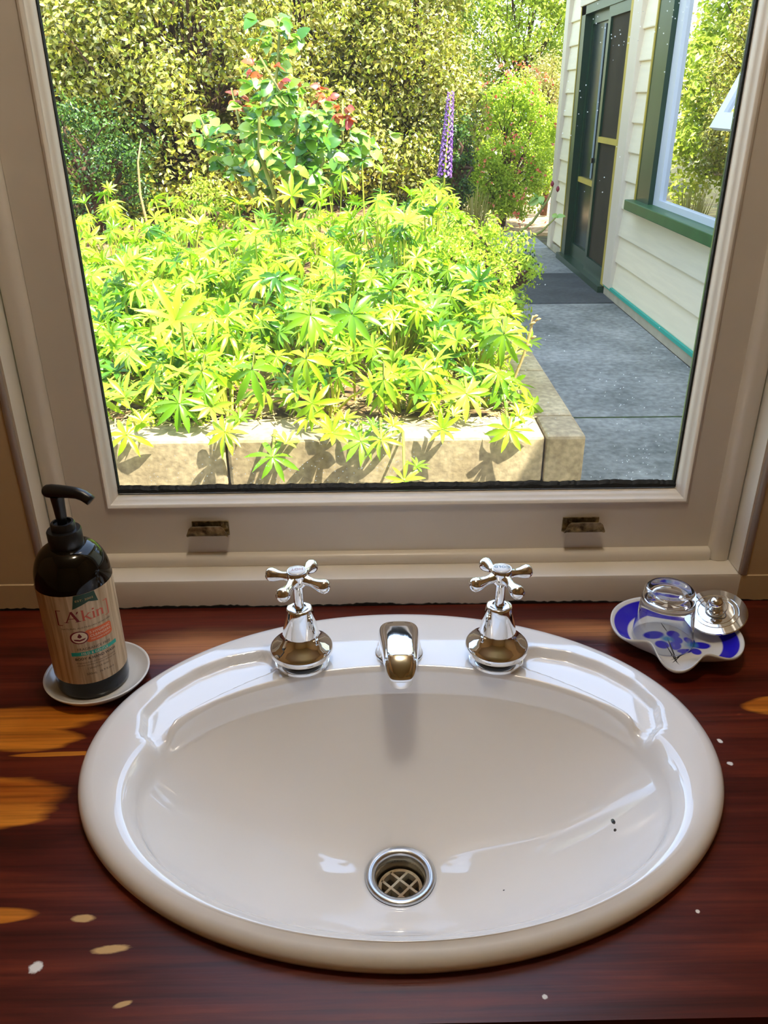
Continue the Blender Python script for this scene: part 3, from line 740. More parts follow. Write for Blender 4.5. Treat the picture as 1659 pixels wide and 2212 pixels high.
k_ = [stroke(-2.4, y0, -2.4, y0 + 12, 1.4), stroke(-3.6, y0 + .2, -1.0, y0 + .2, .55), stroke(-3.6, y0 + 11.8, -2.2, y0 + 11.8, .55), stroke(-1.9, y0 + 3.4, 2.0, y0 + 7.4, .7), stroke(-.6, y0 + 4.6, 2.6, y0, 1.4), stroke(.8, y0 + 7.4, 3.2, y0 + 7.4, .55), stroke(1.6, y0 + .2, 3.8, y0 + .2, .55)]
i_ = [stroke(5.2, y0, 5.2, y0 + 7.6, 1.4), stroke(4.0, y0 + .2, 6.4, y0 + .2, .55), stroke(4.2, y0 + 7.4, 5.4, y0 + 7.4, .55), stroke(5.2, y0 + 9.6, 5.2, y0 + 11.2, 1.6)]
n_ = [stroke(8.2, y0, 8.2, y0 + 7.6, 1.4), stroke(7.2, y0 + 7.4, 8.4, y0 + 7.4, .55), stroke(7.0, y0 + .2, 9.4, y0 + .2, .55), stroke(8.6, y0 + 6.0, 10.4, y0 + 7.4, .8), stroke(10.2, y0 + 7.4, 11.8, y0 + 6.6, 1.0), stroke(12.0, y0, 12.0, y0 + 6.8, 1.4), stroke(10.8, y0 + .2, 13.2, y0 + .2, .55)]
label_poly('lettering', A_ + ap + br, M['ink_maroon']); label_poly('lettering', k_ + i_ + n_ + br2, M['ink_coral'])
label_text('NATURAL AUSTRALIAN SKINCARE', 2.4, -.8, 88.2, M['ink_dark'], width=37)
# orange pill with drop-in-hand emblem
def pill(x0, x1, y0_, y1_, r, n=8):
    P = []
    for cx, cy, a0 in ((x1 - r, y1_ - r, 0), (x0 + r, y1_ - r, 90), (x0 + r, y0_ + r, 180), (x1 - r, y0_ + r, 270)):
        for k in range(n + 1): a = math.radians(a0 + 90 * k / n); P.append((cx + r * math.cos(a), cy + r * math.sin(a)))
    return P
circ = lambda cx, cy, rx, ry, n=24: [(cx + rx * math.cos(2 * PI * k / n), cy + ry * math.sin(2 * PI * k / n)) for k in range(n)]
label_poly('badge', [pill(-3.5, 17.5, 70.6, 85.4, 3.2)], M['ink_orange']); label_poly('badge', [pill(-14.5, -1.5, 70.6, 85.4, 6.4)], M['ink_maroon'], .00016)
label_poly('badge_disc', [circ(-7.8, 78, 5.6, 6.3)], M['ink_cream'], .0002)
label_poly('badge_drop', [[(-7.6, 82.9), (-9.0, 79.9), (-9.1, 78.4), (-7.6, 77.2), (-6.1, 78.4), (-6.2, 79.9)], [(-12.3, 76.6), (-9.6, 76.2), (-7.2, 75.2), (-3.2, 77.0), (-4.6, 74.8), (-8, 73.6), (-11.6, 74.8)]], M['ink_maroon'], .00025)
label_text('5 HYGIENIC', 3.7, 8.0, 80.4, M['ink_cream'], width=16.5); label_text('CLEANSERS', 3.7, 8.0, 76.2, M['ink_cream'], width=16.5); label_text('FOR HAND & BODY', 2.2, 8.0, 72.8, M['ink_cream'], width=15.5)
label_text('FRAGRANCE FREE', 4.0, 1.6, 62.6, M['ink_dark'], width=25)
label_poly('colour_band', [[(-16, 56.2), (-16, 60.6), (19.5, 60.6), (19.5, 56.2)]], M['ink_teal'])
label_text('MILD & GENTLE', 3.5, 1.2, 57.2, M['ink_cream'], width=20)
label_text('BODY & HAND WASH', 4.2, 1.6, 51.0, M['ink_dark'], bold=.08, width=31)
label_text('Fragrance free and soap free to gently', 2.3, 1.6, 46.8, M['ink_dark'], width=30); label_text('cleanse, comfort & soften delicate skin', 2.3, 1.6, 43.8, M['ink_dark'], width=30)
label_text('[ SENSITIVE SKIN ]', 2.6, 2.2, 39.2, M['ink_dark'], width=17)
label_text('500mL  16.9 fl.oz.e', 3.6, 2.6, 32.2, M['ink_dark'], width=21)

# ================================================================== DISH, TUMBLER, DISC
DI = Vector((.3385, .7590, 0))
def dish_mat():
    mt, nt, b = new_mat('blue_painted_glaze'); b.inputs['Roughness'].default_value = .13; b.inputs['Specular IOR Level'].default_value = .6
    uv = nt.nodes.new('ShaderNodeUVMap'); uv.uv_map = 'ring'
    sx = nt.nodes.new('ShaderNodeSeparateXYZ'); nt.links.new(uv.outputs[0], sx.inputs[0])
    def rng_(s, a, b_, lo=0, hi=1):
        mr = nt.nodes.new('ShaderNodeMapRange'); mr.inputs['From Min'].default_value = a; mr.inputs['From Max'].default_value = b_; nt.links.new(s, mr.inputs[0]); return mr.outputs[0]
    def mul(a, b_):
        k = nt.nodes.new('ShaderNodeMath'); k.operation = 'MULTIPLY'; nt.links.new(a, k.inputs[0]); nt.links.new(b_, k.inputs[1]); return k.outputs[0]
    band = mul(rng_(sx.outputs[0], .735, .755), rng_(sx.outputs[0], .955, .94))
    # v = angle/2pi ; the band is left out on the front lobe
    gap = nt.nodes.new('ShaderNodeMath'); gap.operation = 'MAXIMUM'
    nt.links.new(rng_(sx.outputs[1], .575, .565), gap.inputs[0]); nt.links.new(rng_(sx.outputs[1], .825, .835), gap.inputs[1])
    band = mul(band, gap.outputs[0])
    tc = nt.nodes.new('ShaderNodeTexCoord'); ob = tc.outputs['Object']
    deep, pale = srgb(38, 30, 190), srgb(72, 150, 200)
    c = mixcol(nt, band, srgb(224, 222, 216), deep)
    petals = ellipse_mask(nt, ob, [(-.019, .013, .0125, .0075, .2), (.004, .014, .0075, .007, .4), (.004, .003, .0065, .008, 0), (-.015, -.006, .0075, .0078, .5), (-.001, -.008, .0065, .009, -.4),
                                   (.006, -.019, .009, .0045, 0), (.018, -.021, .006, .006, .6), (.027, -.010, .011, .0065, -.1), (.018, .000, .005, .008, .3)], soft=.12, noise=.25, nscale=30)
    c = mixcol(nt, petals, c, srgb(48, 40, 200))
    cores = ellipse_mask(nt, ob, [(-.006, .005, .0062, .0058, 0), (.017, -.008, .0062, .0062, 0)], soft=.5)
    c = mixcol(nt, cores, c, pale)
    stems = ellipse_mask(nt, ob, [(-.0075, -.018, .0008, .022, -.10), (-.0105, -.026, .0007, .020, .02), (-.001, -.0275, .016, .0006, .55), (-.006, -.032, .0006, .014, -.75), (-.002, .028, .0006, .009, .1)], soft=.2)
    c = mixcol(nt, stems, c, srgb(24, 20, 26))
    nt.links.new(c, b.inputs['Base Color'])
    return mt
bm = bmesh.new(); uvl = bm.loops.layers.uv.new('ring'); ND, NR = 144, 40
bump_ = lambda a, c, w: math.exp(-((a - c + PI) % (2 * PI) - PI) ** 2 / (2 * w * w))
def rimr(a):
    return .0680 + .0045 * math.cos(2 * (a - 2.5)) - .0125 * bump_(a, math.radians(-141), .20) - .0125 * bump_(a, math.radians(-76), .19) + .006 * bump_(a, math.radians(-108), .26)
def rimz(a):
    return .0205 + .0075 * bump_(a, math.radians(-141), .22) + .0065 * bump_(a, math.radians(-76), .22) - .007 * bump_(a, math.radians(-108), .22)
def dish_layer(off):
    rings = []
    for k in range(1, NR + 1):
        t = k / NR; r = []
        for i in range(ND):
            a = 2 * PI * i / ND; R = rimr(a) * t + .032 * (1 - t) * min(1, t * 1.0) * 0
            fold = t ** 2.4
            base = .066
            rr = t * (base + (rimr(a) - base) * fold)
            z = .0042 + (rimz(a) - .0042) * max(0, (t - .52) / .48) ** 1.6
            r.append(bm.verts.new((rr * math.cos(a), rr * math.sin(a), z + off)))
        rings.append(r)
    return rings
topr, botr = dish_layer(0), dish_layer(-.0034)
def setuv(f, ts, angs):
    for l, t, a in zip(f.loops, ts, angs): l[uvl].uv = (t, a)
for rs, top_ in ((topr, 1), (botr, 0)):
    for k in range(NR - 1):
        for i in range(ND):
            j = (i + 1) % ND; f = bm.faces.new((rs[k][i], rs[k + 1][i], rs[k + 1][j], rs[k][j]))
            t0, t1 = (k + 1) / NR, (k + 2) / NR
            setuv(f, (t0, t1, t1, t0) if top_ else (0, 0, 0, 0), (i / ND, i / ND, (i + 1) / ND, (i + 1) / ND))
    f = bm.faces.new(rs[0]); setuv(f, [0] * ND, [0] * ND)
for i in range(ND):
    j = (i + 1) % ND; f = bm.faces.new((topr[-1][i], botr[-1][i], botr[-1][j], topr[-1][j])); setuv(f, (1,) * 4, (0,) * 4)
d = obj('trinket_dish', bm, dish_mat(), smooth=True); d.location = DI + Vector((0, 0, .0026))
tag(d, 'white wavy-edged ceramic dish painted with blue flowers and a blue rim band', 'dish')

bm = bmesh.new()
H = .060
lathe(bm, [(.0315, 0), (.0322, .0006), (.0318, .002), (.0275, .045), (.0268, .052), (.0258, .0575), (.0235, .0600), (.0205, .0598), (.0185, .0580), (.010, .0570), (.0008, .0568)], 72, close_top=True, close_bot=False)
lathe(bm, [(.0008, .0485), (.0150, .0487), (.0225, .0475), (.0252, .0430), (.0262, .036), (.0302, .002), (.0308, .0004), (.0315, 0)], 72, close_top=False, close_bot=True)
bmesh.ops.remove_doubles(bm, verts=bm.verts[:], dist=1e-6)
tb = tag(obj('glass_tumbler', bm, M['glass'], smooth=True), 'small clear glass tumbler standing upside down in the blue and white dish', 'glass')
tb.location = (DI.x - .0125, DI.y + .004, .0072); tb.scale = (1.06, 1.06, 1.1)

disc = tag(empty('plug_lid', (.3905, .7800, .0300)), 'round polished metal lid with a ball knob, leaning against the upturned tumbler', 'lid')
bm = bmesh.new(); lathe(bm, [(.001, -.002), (.0265, -.002), (.0285, -.0012), (.0290, .0004), (.0284, .0014), (.0215, .0020), (.0211, .0014), (.0206, .0020), (.0172, .0022), (.0168, .0016), (.0163, .0022), (.0065, .0026), (.0055, .0040)], 72)
obj('plate', bm, M['chrome'], disc, angle=.5)
bm = bmesh.new(); lathe(bm, [(.0055, .0030), (.0060, .0050), (.0052, .0068), (.0060, .0085), (.0048, .0100), (.0052, .0115), (.0064, .0135), (.0066, .0158), (.0056, .0182), (.0032, .0198), (.0008, .0202)], 32)
obj('knob', bm, M['chrome'], disc, smooth=True)
bm = bmesh.new(); tube(bm, [(.0088 * math.cos(a) * 1.1, .0088 * math.sin(a), .0068 + .0035 * math.sin(a)) for a in [2 * PI * k / 28 for k in range(28)] + [0]], .0006, 8)
obj('wire_ring', bm, M['drainpipe'], disc, smooth=True)
nrm = Vector((-.25, -.22, .94)).normalized()
disc.scale = (1.17, 1.17, 1.17); disc.rotation_mode = 'QUATERNION'; disc.rotation_quaternion = nrm.to_track_quat('Z', 'Y')

# ceiling lamp above the basin
lamp = tag(empty('ceiling_lamp', (.03, .58, RZ1)), 'round opal glass ceiling lamp above the basin', 'lamp')
bm = bmesh.new(); lathe(bm, [(.07, -.0), (.075, -.02), (.06, -.028)], 40); obj('lamp_base', bm, M['steel'], lamp, smooth=True)
mt, nt, b = new_mat('lit_opal_glass'); b.inputs['Base Color'].default_value = (1, .9, .75, 1)
b.inputs['Emission Color'].default_value = (1, .92, .79, 1); b.inputs['Emission Strength'].default_value = LAMP_STRENGTH
bm = bmesh.new(); lathe(bm, [(.058, -.028), (.085, -.045), (.095, -.075), (.085, -.105), (.055, -.128), (.02, -.137), (.002, -.138)], 40); obj('globe', bm, mt, lamp, smooth=True)

# ================================================================== OUTSIDE : ground, path, planter
GZ = -.94
SOIL = -.215
PX1, PY0 = .534, 1.905                       # planter outer corner
o = box('garden_ground', -14, 14, .95, 26, GZ - .3, GZ - .05, M['lawn']); tag(o, 'bare brown garden ground beyond the house', 'ground', kind='structure')
o = box('mulch_ground', -.2, 6, 10.5, 17, GZ - .06, GZ - .012, M['gravel']); tag(o, 'pale dry mulch beyond the end of the path', 'mulch', kind='structure')
path = tag(empty('path', (1.2, 1, GZ)), 'grey concrete slab path beside the cream house', 'path', kind='structure')
def slab(y0, y1, m, z1=GZ):
    bm = bmesh.new(); bx(bm, PX1 - .12, 1.958, y0, y1, GZ - .08, z1, .008)
    s = obj('slab', bm, M[m], path); s.location = -Vector(path.location)
slab(.99, 4.012, 'slab'); slab(4.03, 6.62, 'slab'); slab(6.635, 7.87, 'slabdark', GZ + .004); slab(7.885, 10.5, 'slab')
bm = bmesh.new(); bx(bm, .56, 1.94, 4.010, 4.032, GZ - .03, GZ - .004)
o = obj('moss_joint', bm, mat('moss', srgb(70, 92, 34), .95, noise=.6, nscale=40), path); o.location = -Vector(path.location)

planter = tag(empty('raised_planter', (-.6, PY0, GZ)), 'sunlit concrete block raised garden bed full of lupins', 'planter')
cuts = {}
def block(x0, x1, y0, y1, z0, z1):
    key = (round(x1 - x0, 3), round(y1 - y0, 3), round(z1 - z0, 3))
    if key not in cuts:
        bm = bmesh.new(); bx(bm, -(x1 - x0) / 2, (x1 - x0) / 2, -(y1 - y0) / 2, (y1 - y0) / 2, -(z1 - z0) / 2, (z1 - z0) / 2, .009)
        me = bpy.data.meshes.new('block'); bmesh.ops.recalc_face_normals(bm, faces=bm.faces[:]); bm.to_mesh(me); bm.free(); me.materials.append(M['block']); cuts[key] = me
    o = bpy.data.objects.new('block', cuts[key]); COL.objects.link(o); o.parent = planter
    o.location = Vector(((x0 + x1) / 2, (y0 + y1) / 2, (z0 + z1) / 2)) - planter.location
CH = .136; g = .005
for c in range(5):
    z1 = -.2 - c * CH; z0 = z1 - CH + g
    off = 0 if c % 2 == 0 else -.2
    x = .43
    block(x + g, PX1, PY0 + (0 if c % 2 == 0 else .0), PY0 + .15, z0, z1)     # end block, turned along the side
    x1 = .43 + (0 if c % 2 == 0 else -.2)
    if c % 2: block(x1 + g, .43, PY0, PY0 + .15, z0, z1)
    for k in range(3): block(x1 - .8 + g, x1, PY0, PY0 + .15, z0, z1); x1 -= .8
    y = PY0 + .15
    for k in range(11 if c < 2 else 6):
        block(PX1 - .15, PX1, y + g, y + .4, z0, z1); y += .4
# dark slots along the bed joint
for x0, x1 in ((-.60, -.44), (-.30, -.16), (.04, .20), (.27, .41)):
    bm = bmesh.new(); bx(bm, x0, x1, PY0 - .0015, PY0 + .01, -.3352, -.3300)
    o = obj('joint_slot', bm, M['dark'], planter); o.location = -Vector(planter.location)
# soil with gentle lumps
nx, ny = 60, 70; xs = np.linspace(-4.5, PX1 - .15, nx); ys = np.linspace(PY0 + .14, 9.5, ny)
V = [(x, y, SOIL + .018 * math.sin(x * 9 + y * 3) * math.sin(y * 7) + .012 * rng.standard_normal() + (.02 if y > 2.2 else 0)) for y in ys for x in xs]
Fs = [(j * nx + i, j * nx + i + 1, (j + 1) * nx + i + 1, (j + 1) * nx + i) for j in range(ny - 1) for i in range(nx - 1)]
o = tag(pyobj('bed_soil', V, Fs, M['soil'], smooth=True), 'brown mulched soil filling the raised garden bed', 'soil', kind='stuff')
# straw scattered along the front of the bed
def strips(n, xr, yr, z, ln, wd, tilt=.35):
    V = []; Fq = []
    x = rng.uniform(*xr, n); y = rng.uniform(*yr, n); a = rng.uniform(0, PI, n); L = rng.uniform(.4, 1, n) * ln; t = rng.uniform(-tilt, tilt, n)
    for k in range(n):
        dx, dy, dz = math.cos(a[k]) * L[k], math.sin(a[k]) * L[k], L[k] * t[k]; nx_, ny_ = -math.sin(a[k]) * wd, math.cos(a[k]) * wd; zz = z + abs(dz) + rng.uniform(0, .012)
        V += [(x[k] - dx - nx_, y[k] - dy - ny_, zz - dz), (x[k] + dx - nx_, y[k] + dy - ny_, zz + dz), (x[k] + dx + nx_, y[k] + dy + ny_, zz + dz + .001), (x[k] - dx + nx_, y[k] - dy + ny_, zz - dz + .001)]
        Fq.append((4 * k, 4 * k + 1, 4 * k + 2, 4 * k + 3))
    return V, Fq
V, Fq = strips(1600, (-.9, .42), (PY0 + .06, 2.7), SOIL + .02, .022, .0016)
tag(pyobj('straw_mulch', V, Fq, M['straw']), 'dry straw bits scattered over the garden bed', 'straw', kind='stuff')

# ================================================================== OUTSIDE : the cream house on the right
HX = 1.97
house = tag(empty('house_wing', (HX, 5, GZ)), 'cream weatherboard house wing with green door and window frames', 'house')
def hpart(o, par=None):
    o.parent = par or house; o.location = o.location - house.location
    return o
def hbox(name, x0, x1, y0, y1, z0, z1, m, bevel=0, par=None):
    o = box(name, x0, x1, y0, y1, z0, z1, M[m], bevel=bevel)
    o.parent = par or house
    o.location = -(Vector(house.location)) if (par is None) else -(Vector(house.location))
    return o
def subpart(o, par):                       # a piece of a house part whose own origin sits at the house origin
    o.parent = par; o.location = (0, 0, 0); return o
hbox('wall_core', HX + .03, HX + .12, .99, 3.45, GZ, 2.3, 'trimcream'); hbox('wall_core', HX + .03, HX + .12, 6.42, 7.0, GZ, 2.3, 'trimcream')
hbox('wall_core', HX + .03, HX + .12, 3.45, 6.42, GZ, -.2, 'trimcream'); hbox('wall_core', HX + .03, HX + .12, 8.72, 9.36, GZ, 2.3, 'trimcream')
hbox('wall_core', HX + .03, HX + .12, 3.45, 6.42, 1.75, 2.3, 'trimcream'); hbox('wall_core', HX + .03, HX + .12, 7.0, 8.72, 1.3, 2.3, 'trimcream')
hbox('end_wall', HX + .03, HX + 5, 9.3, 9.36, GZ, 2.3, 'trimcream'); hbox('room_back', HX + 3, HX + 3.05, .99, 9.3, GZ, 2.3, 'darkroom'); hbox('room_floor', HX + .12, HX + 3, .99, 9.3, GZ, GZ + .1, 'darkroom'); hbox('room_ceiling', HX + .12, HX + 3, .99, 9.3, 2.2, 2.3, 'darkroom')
hbox('foundation', HX - .012, HX + .05, .99, 6.98, GZ, -.872, 'foundation')
hbox('flashing_strip', HX - .022, HX + .03, .99, 6.98, -.872, -.848, 'teal')
hbox('foundation', HX - .012, HX + .05, 8.7, 9.36, GZ, -.872, 'foundation')
def board(y0, y1, z):
    bm = bmesh.new(); pr = [(HX - .002, z), (HX - .004, z + .006), (HX + .016, z + .208), (HX + .032, z + .208), (HX + .032, z)]
    A = [bm.verts.new((x, y0, q)) for x, q in pr]; B = [bm.verts.new((x, y1, q)) for x, q in pr]; n = len(pr)
    for i in range(n): bm.faces.new((A[i], A[(i + 1) % n], B[(i + 1) % n], B[i]))
    bm.faces.new(A); bm.faces.new(B[::-1])
    o = obj('weatherboard', bm, M['cream_board'], house); o.location = -Vector(house.location)
z = -.848
WN0, WN1 = 3.5, 6.40                          # window opening along the wall
while z < 2.2:
    if z < -.25: board(.99, 6.78, z)
    else:
        board(6.38, 6.78, z)
        if z > 1.75: board(.99, 6.38, z)
        else: board(.99, WN0, z)
    board(8.72, 9.22, z)
    if z > 1.30: board(6.98, 8.72, z)
    z += .2027
hbox('corner_trim', HX - .03, HX + .05, 9.20, 9.36, GZ + .02, 2.3, 'trimcream', .004); hbox('door_trim', HX - .028, HX + .05, 6.77, 6.99, -.86, 2.3, 'trimcream', .004)
hbox('corner_trim', HX + .05, HX + .16, 9.355, 9.385, GZ + .02, 2.3, 'trimcream', .004)
hbox('door_head_trim', HX - .028, HX + .05, 6.99, 8.74, 1.27, 1.42, 'trimcream', .004)
# eave: fascia, gutter and roof slope above the frame, which shade the path
roof = hbox('roof', HX - .35, HX - .33, .9, 9.9, 2.02, 2.16, 'trimcream')
bm = bmesh.new()
v = [bm.verts.new(p) for p in ((HX - .36, .8, 2.13), (HX + 4.5, .8, 3.6), (HX + 4.5, 9.9, 3.6), (HX - .36, 9.9, 2.13), (HX - .36, .8, 2.17), (HX + 4.5, .8, 3.64), (HX + 4.5, 9.9, 3.64), (HX - .36, 9.9, 2.17))]
for q in ((3, 2, 1, 0), (4, 5, 6, 7), (0, 1, 5, 4), (1, 2, 6, 5), (2, 3, 7, 6), (3, 0, 4, 7)): bm.faces.new([v[i] for i in q])
subpart(obj('roof_sheet', bm, mat('grey_roof_iron', srgb(120, 120, 118), .5)), roof)
# door: wide green frame, far leaf ajar behind, near leaf with mustard edges
door = hbox('door_frame', HX - .012, HX + .09, 8.56, 8.72, -.90, 1.27, 'greenpaint')
def dsub(n, *a, m='greenpaint', bev=0):
    o = box(n, *a, M[m], bevel=bev); return subpart(o, door)
dsub('door_edge_bead', HX - .018, HX + .0, 8.715, 8.735, -.88, 1.27, m='yellowtone'); dsub('door_edge_bead', HX - .018, HX + .0, 6.985, 7.085, -.88, 1.27, m='yellowtone')
dsub('door_sill', HX - .06, HX + .10, 7.0, 8.72, -.94, -.885); dsub('door_head', HX - .012, HX + .09, 6.99, 8.72, 1.20, 1.27)
def leaf(y0, y1, rail, x, m_edge, m_pane):
    w = .075
    dsub('stile', x, x + .035, y0, y0 + w * .7, -.885, 1.2, m=m_edge); dsub('stile', x, x + .035, y1 - w, y1, -.885, 1.2)
    dsub('rail', x, x + .035, y0 + w * .7, y1 - w, -.885, -.76); dsub('rail', x, x + .035, y0 + w * .7, y1 - w, 1.12, 1.2); dsub('rail', x + (-.006), x + .035, y0 + w * .7, y1 - w, rail - .022, rail + .022, m='yellowtone')
    for za, zb in ((-.76, rail - .022), (rail + .022, 1.12)):
        bm = bmesh.new(); v = [bm.verts.new(p) for p in ((x + .02, y0 + w * .7, za), (x + .02, y1 - w, za), (x + .02, y1 - w, zb), (x + .02, y0 + w * .7, zb))]; bm.faces.new(v)
        subpart(obj('pane', bm, M[m_pane]), door)
leaf(7.03, 7.78, .215, HX + .0, 'yellowtone', 'screen'); leaf(7.74, 8.56, -.165, HX + .045, 'yellowtone', 'pane_door')
dsub('door_handle', HX - .02, HX, 7.80, 7.84, .02, .06, m='blackplastic')
# curtains just inside the far leaf
bm = bmesh.new(); rows = []
for i in range(41):
    y = 8.06 + .05 * i / 40; rows.append([bm.verts.new((HX + .058 + .004 * math.sin(i * 1.1), y, q)) for q in (-.13, 1.1)])
for a, b in zip(rows, rows[1:]): bm.faces.new((a[0], b[0], b[1], a[1]))
subpart(obj('curtain', bm, M['curtain'], smooth=True), door)
# window: green outer frame, white aluminium inner frame, green sill
wf = hbox('window_frame', HX - .015, HX + .09, 6.10, 6.40, -.14, 1.75, 'greenpaint')
def wsub(n, *a, m='greenpaint', bev=0): return subpart(box(n, *a, M[m], bevel=bev), wf)
wsub('frame_edge_bead', HX - .022, HX + .0, 6.395, 6.42, -.19, 1.75, m='yellowtone')
wsub('frame_jamb', HX - .015, HX + .09, WN0, WN0 + .1, -.14, 1.75); wsub('frame_head', HX - .015, HX + .09, WN0, 6.4, 1.62, 1.75)
wsub('window_sill', HX - .085, HX + .09, WN0 - .05, 6.44, -.205, -.135, m='greensill', bev=.006); wsub('sill_underside_bead', HX - .03, HX + .0, WN0, 6.42, -.225, -.205, m='yellowtone')
wsub('sash_frame', HX + .02, HX + .06, 5.98, 6.10, -.135, 1.62, m='whiteframe'); wsub('sash_frame', HX + .02, HX + .06, WN0 + .1, WN0 + .16, -.135, 1.62, m='whiteframe')
wsub('sash_frame', HX + .02, HX + .06, WN0 + .16, 5.98, -.135, -.095, m='whiteframe'); wsub('sash_frame', HX + .02, HX + .06, WN0 + .16, 5.98, 1.55, 1.62, m='whiteframe')
bm = bmesh.new(); v = [bm.verts.new(p) for p in ((HX + .045, WN0 + .16, -.095), (HX + .045, 5.98, -.095), (HX + .045, 5.98, 1.55), (HX + .045, WN0 + .16, 1.55))]; bm.faces.new(v)
subpart(obj('pane', bm, M['pane_out']), wf)
# an awning sash hung open on the near half of the window
AW = empty('awning_sash'); AW.parent = wf; AW.location = Vector((HX - .02, 3.65, 1.2)); AW.rotation_euler = (0, math.radians(24), 0)
for a in ((-.015, .015, -.55, .55, -.86, -.79), (-.015, .015, -.55, .55, -.06, 0), (-.015, .015, .48, .55, -.79, -.06), (-.015, .015, -.55, -.48, -.79, -.06)):
    box('awning_bar', *a, M['whiteframe'], AW)
bm = bmesh.new(); v = [bm.verts.new(p) for p in ((0, -.48, -.79), (0, .48, -.79), (0, .48, -.06), (0, -.48, -.06))]; bm.faces.new(v); obj('pane', bm, M['pane_out'], AW)

# ================================================================== OUTSIDE : plants
GREEN_LUP = [(.04, .16, .006), (.16, .36, .008), (.30, .50, .010), (.38, .57, .014), (.42, .60, .05), (.22, .43, .008), (.34, .54, .012)]
M['lupin'] = leaf_mat('lupin_leaf', GREEN_LUP, .38, .36, island=False, spec=.6)
M['lupstem'] = mat('lupin_stalk', (.50, .52, .05), .5, noise=.3, nscale=6)
def leaflet(bm, base, d, up_, L, W, droop, fold):
    """narrow folded leaflet along d from base"""
    side = d.cross(up_).normalized()
    prev = None; T = (0, .22, .5, .78, 1); wd = (.16, .62, 1, .74, .03)
    for t, w in zip(T, wd):
        p = base + d * (L * t) + up_ * (-droop * L * t * t)
        hw = W * .5 * w
        a = bm.verts.new(p - side * hw + up_ * fold * hw); c = bm.verts.new(p); e = bm.verts.new(p + side * hw + up_ * fold * hw)
        if prev: bm.faces.new((prev[0], a, c, prev[1])); bm.faces.new((prev[1], c, e, prev[2]))
        prev = (a, c, e)
def palm_leaf(nl, droop, cup, seed):
    r = random.Random(seed); bm = bmesh.new(); Z = Vector((0, 0, 1))
    for k in range(nl):
        a = 2 * PI * (k + r.uniform(-.14, .14)) / nl
        el = cup + r.uniform(-.16, .16); d = Vector((math.cos(a) * math.cos(el), math.sin(a) * math.cos(el), math.sin(el)))
        u = (Z - d * d.z).normalized(); tw = Matrix.Rotation(r.uniform(-.5, .5), 3, d); u = tw @ u
        leaflet(bm, d * .02, d, u, r.uniform(.82, 1.08), r.uniform(.20, .275), droop + r.uniform(-.1, .12), .42)
    tube(bm, [(0, 0, -.12), (0, 0, .015)], [.022, .03], 5)
    me = bpy.data.meshes.new('palmate_leaf'); bm.to_mesh(me); bm.free(); me.materials.append(M['lupin'])
    me.polygons.foreach_set('use_smooth', [True] * len(me.polygons)); return me
PALM = [palm_leaf(n, dr, cu, i) for i, (n, dr, cu) in enumerate(((9, .25, .25), (10, .35, .1), (8, .5, .05), (9, .15, .5), (11, .45, -.1), (8, .7, -.25), (7, .3, .75)))]
LUP_LABEL = 'leafy green lupin clump with palmate leaves in the raised bed'
def add_leaf(plant, p, nrm, size, var=None):
    o = bpy.data.objects.new('leaf', PALM[random.randrange(len(PALM)) if var is None else var]); COL.objects.link(o); o.parent = plant
    o.location = Vector(p) - Vector(plant.location); o.rotation_mode = 'QUATERNION'
    q = Vector(nrm).normalized().to_track_quat('Z', 'Y'); o.rotation_quaternion = q @ Matrix.Rotation(random.uniform(0, 6.28), 3, 'Z').to_quaternion()
    o.scale = (size, size, size * random.uniform(.9, 1.1))
def lupin(x, y, height, nleaf, spread, size, label=LUP_LABEL, group='lupin clumps in the raised bed'):
    z0 = SOIL + .005; plant = tag(empty('lupin', (x, y, z0)), label, 'lupin', group)
    bm = bmesh.new()
    for k in range(nleaf):
        a = random.uniform(0, 2 * PI); q = random.random() ** .6; rad = spread * q
        h = height * (1.0 - .62 * q ** 2.2 * random.uniform(.6, 1.2)) * random.uniform(.5, 1.04)
        p = Vector((x + math.cos(a) * rad, y + math.sin(a) * rad, z0 + max(.03, h)))
        if p.x > .50: p.x = .50 - random.uniform(0, .06)
        if p.y < PY0 - .03: p.y = PY0 - random.uniform(0, .03)
        if p.y < PY0 + .16: p.z = max(p.z, -.2 + .03)
        out = Vector((math.cos(a) * q * .9 + random.uniform(-.55, .55), math.sin(a) * q * .9 - .22 + random.uniform(-.55, .55), 1.0))
        add_leaf(plant, p, out, size * random.uniform(.65, 1.15))
        b0 = Vector((math.cos(a) * .02, math.sin(a) * .02, 0)); e = p - Vector((x, y, z0)); mid = (b0 + e) / 2 + Vector((-math.cos(a) * .02 * 0, 0, e.z * .12))
        tube(bm, [b0, mid, e], [.0042, .0034, .0026], 5, caps=False)
    obj('stalks', bm, M['lupstem'], plant, smooth=True)
    return plant
def canopy(y): return float(np.interp(y, [1.95, 2.15, 2.4, 2.7, 3.0, 3.3, 3.7, 4.3], [.11, .17, .25, .33, .39, .42, .43, .40]))
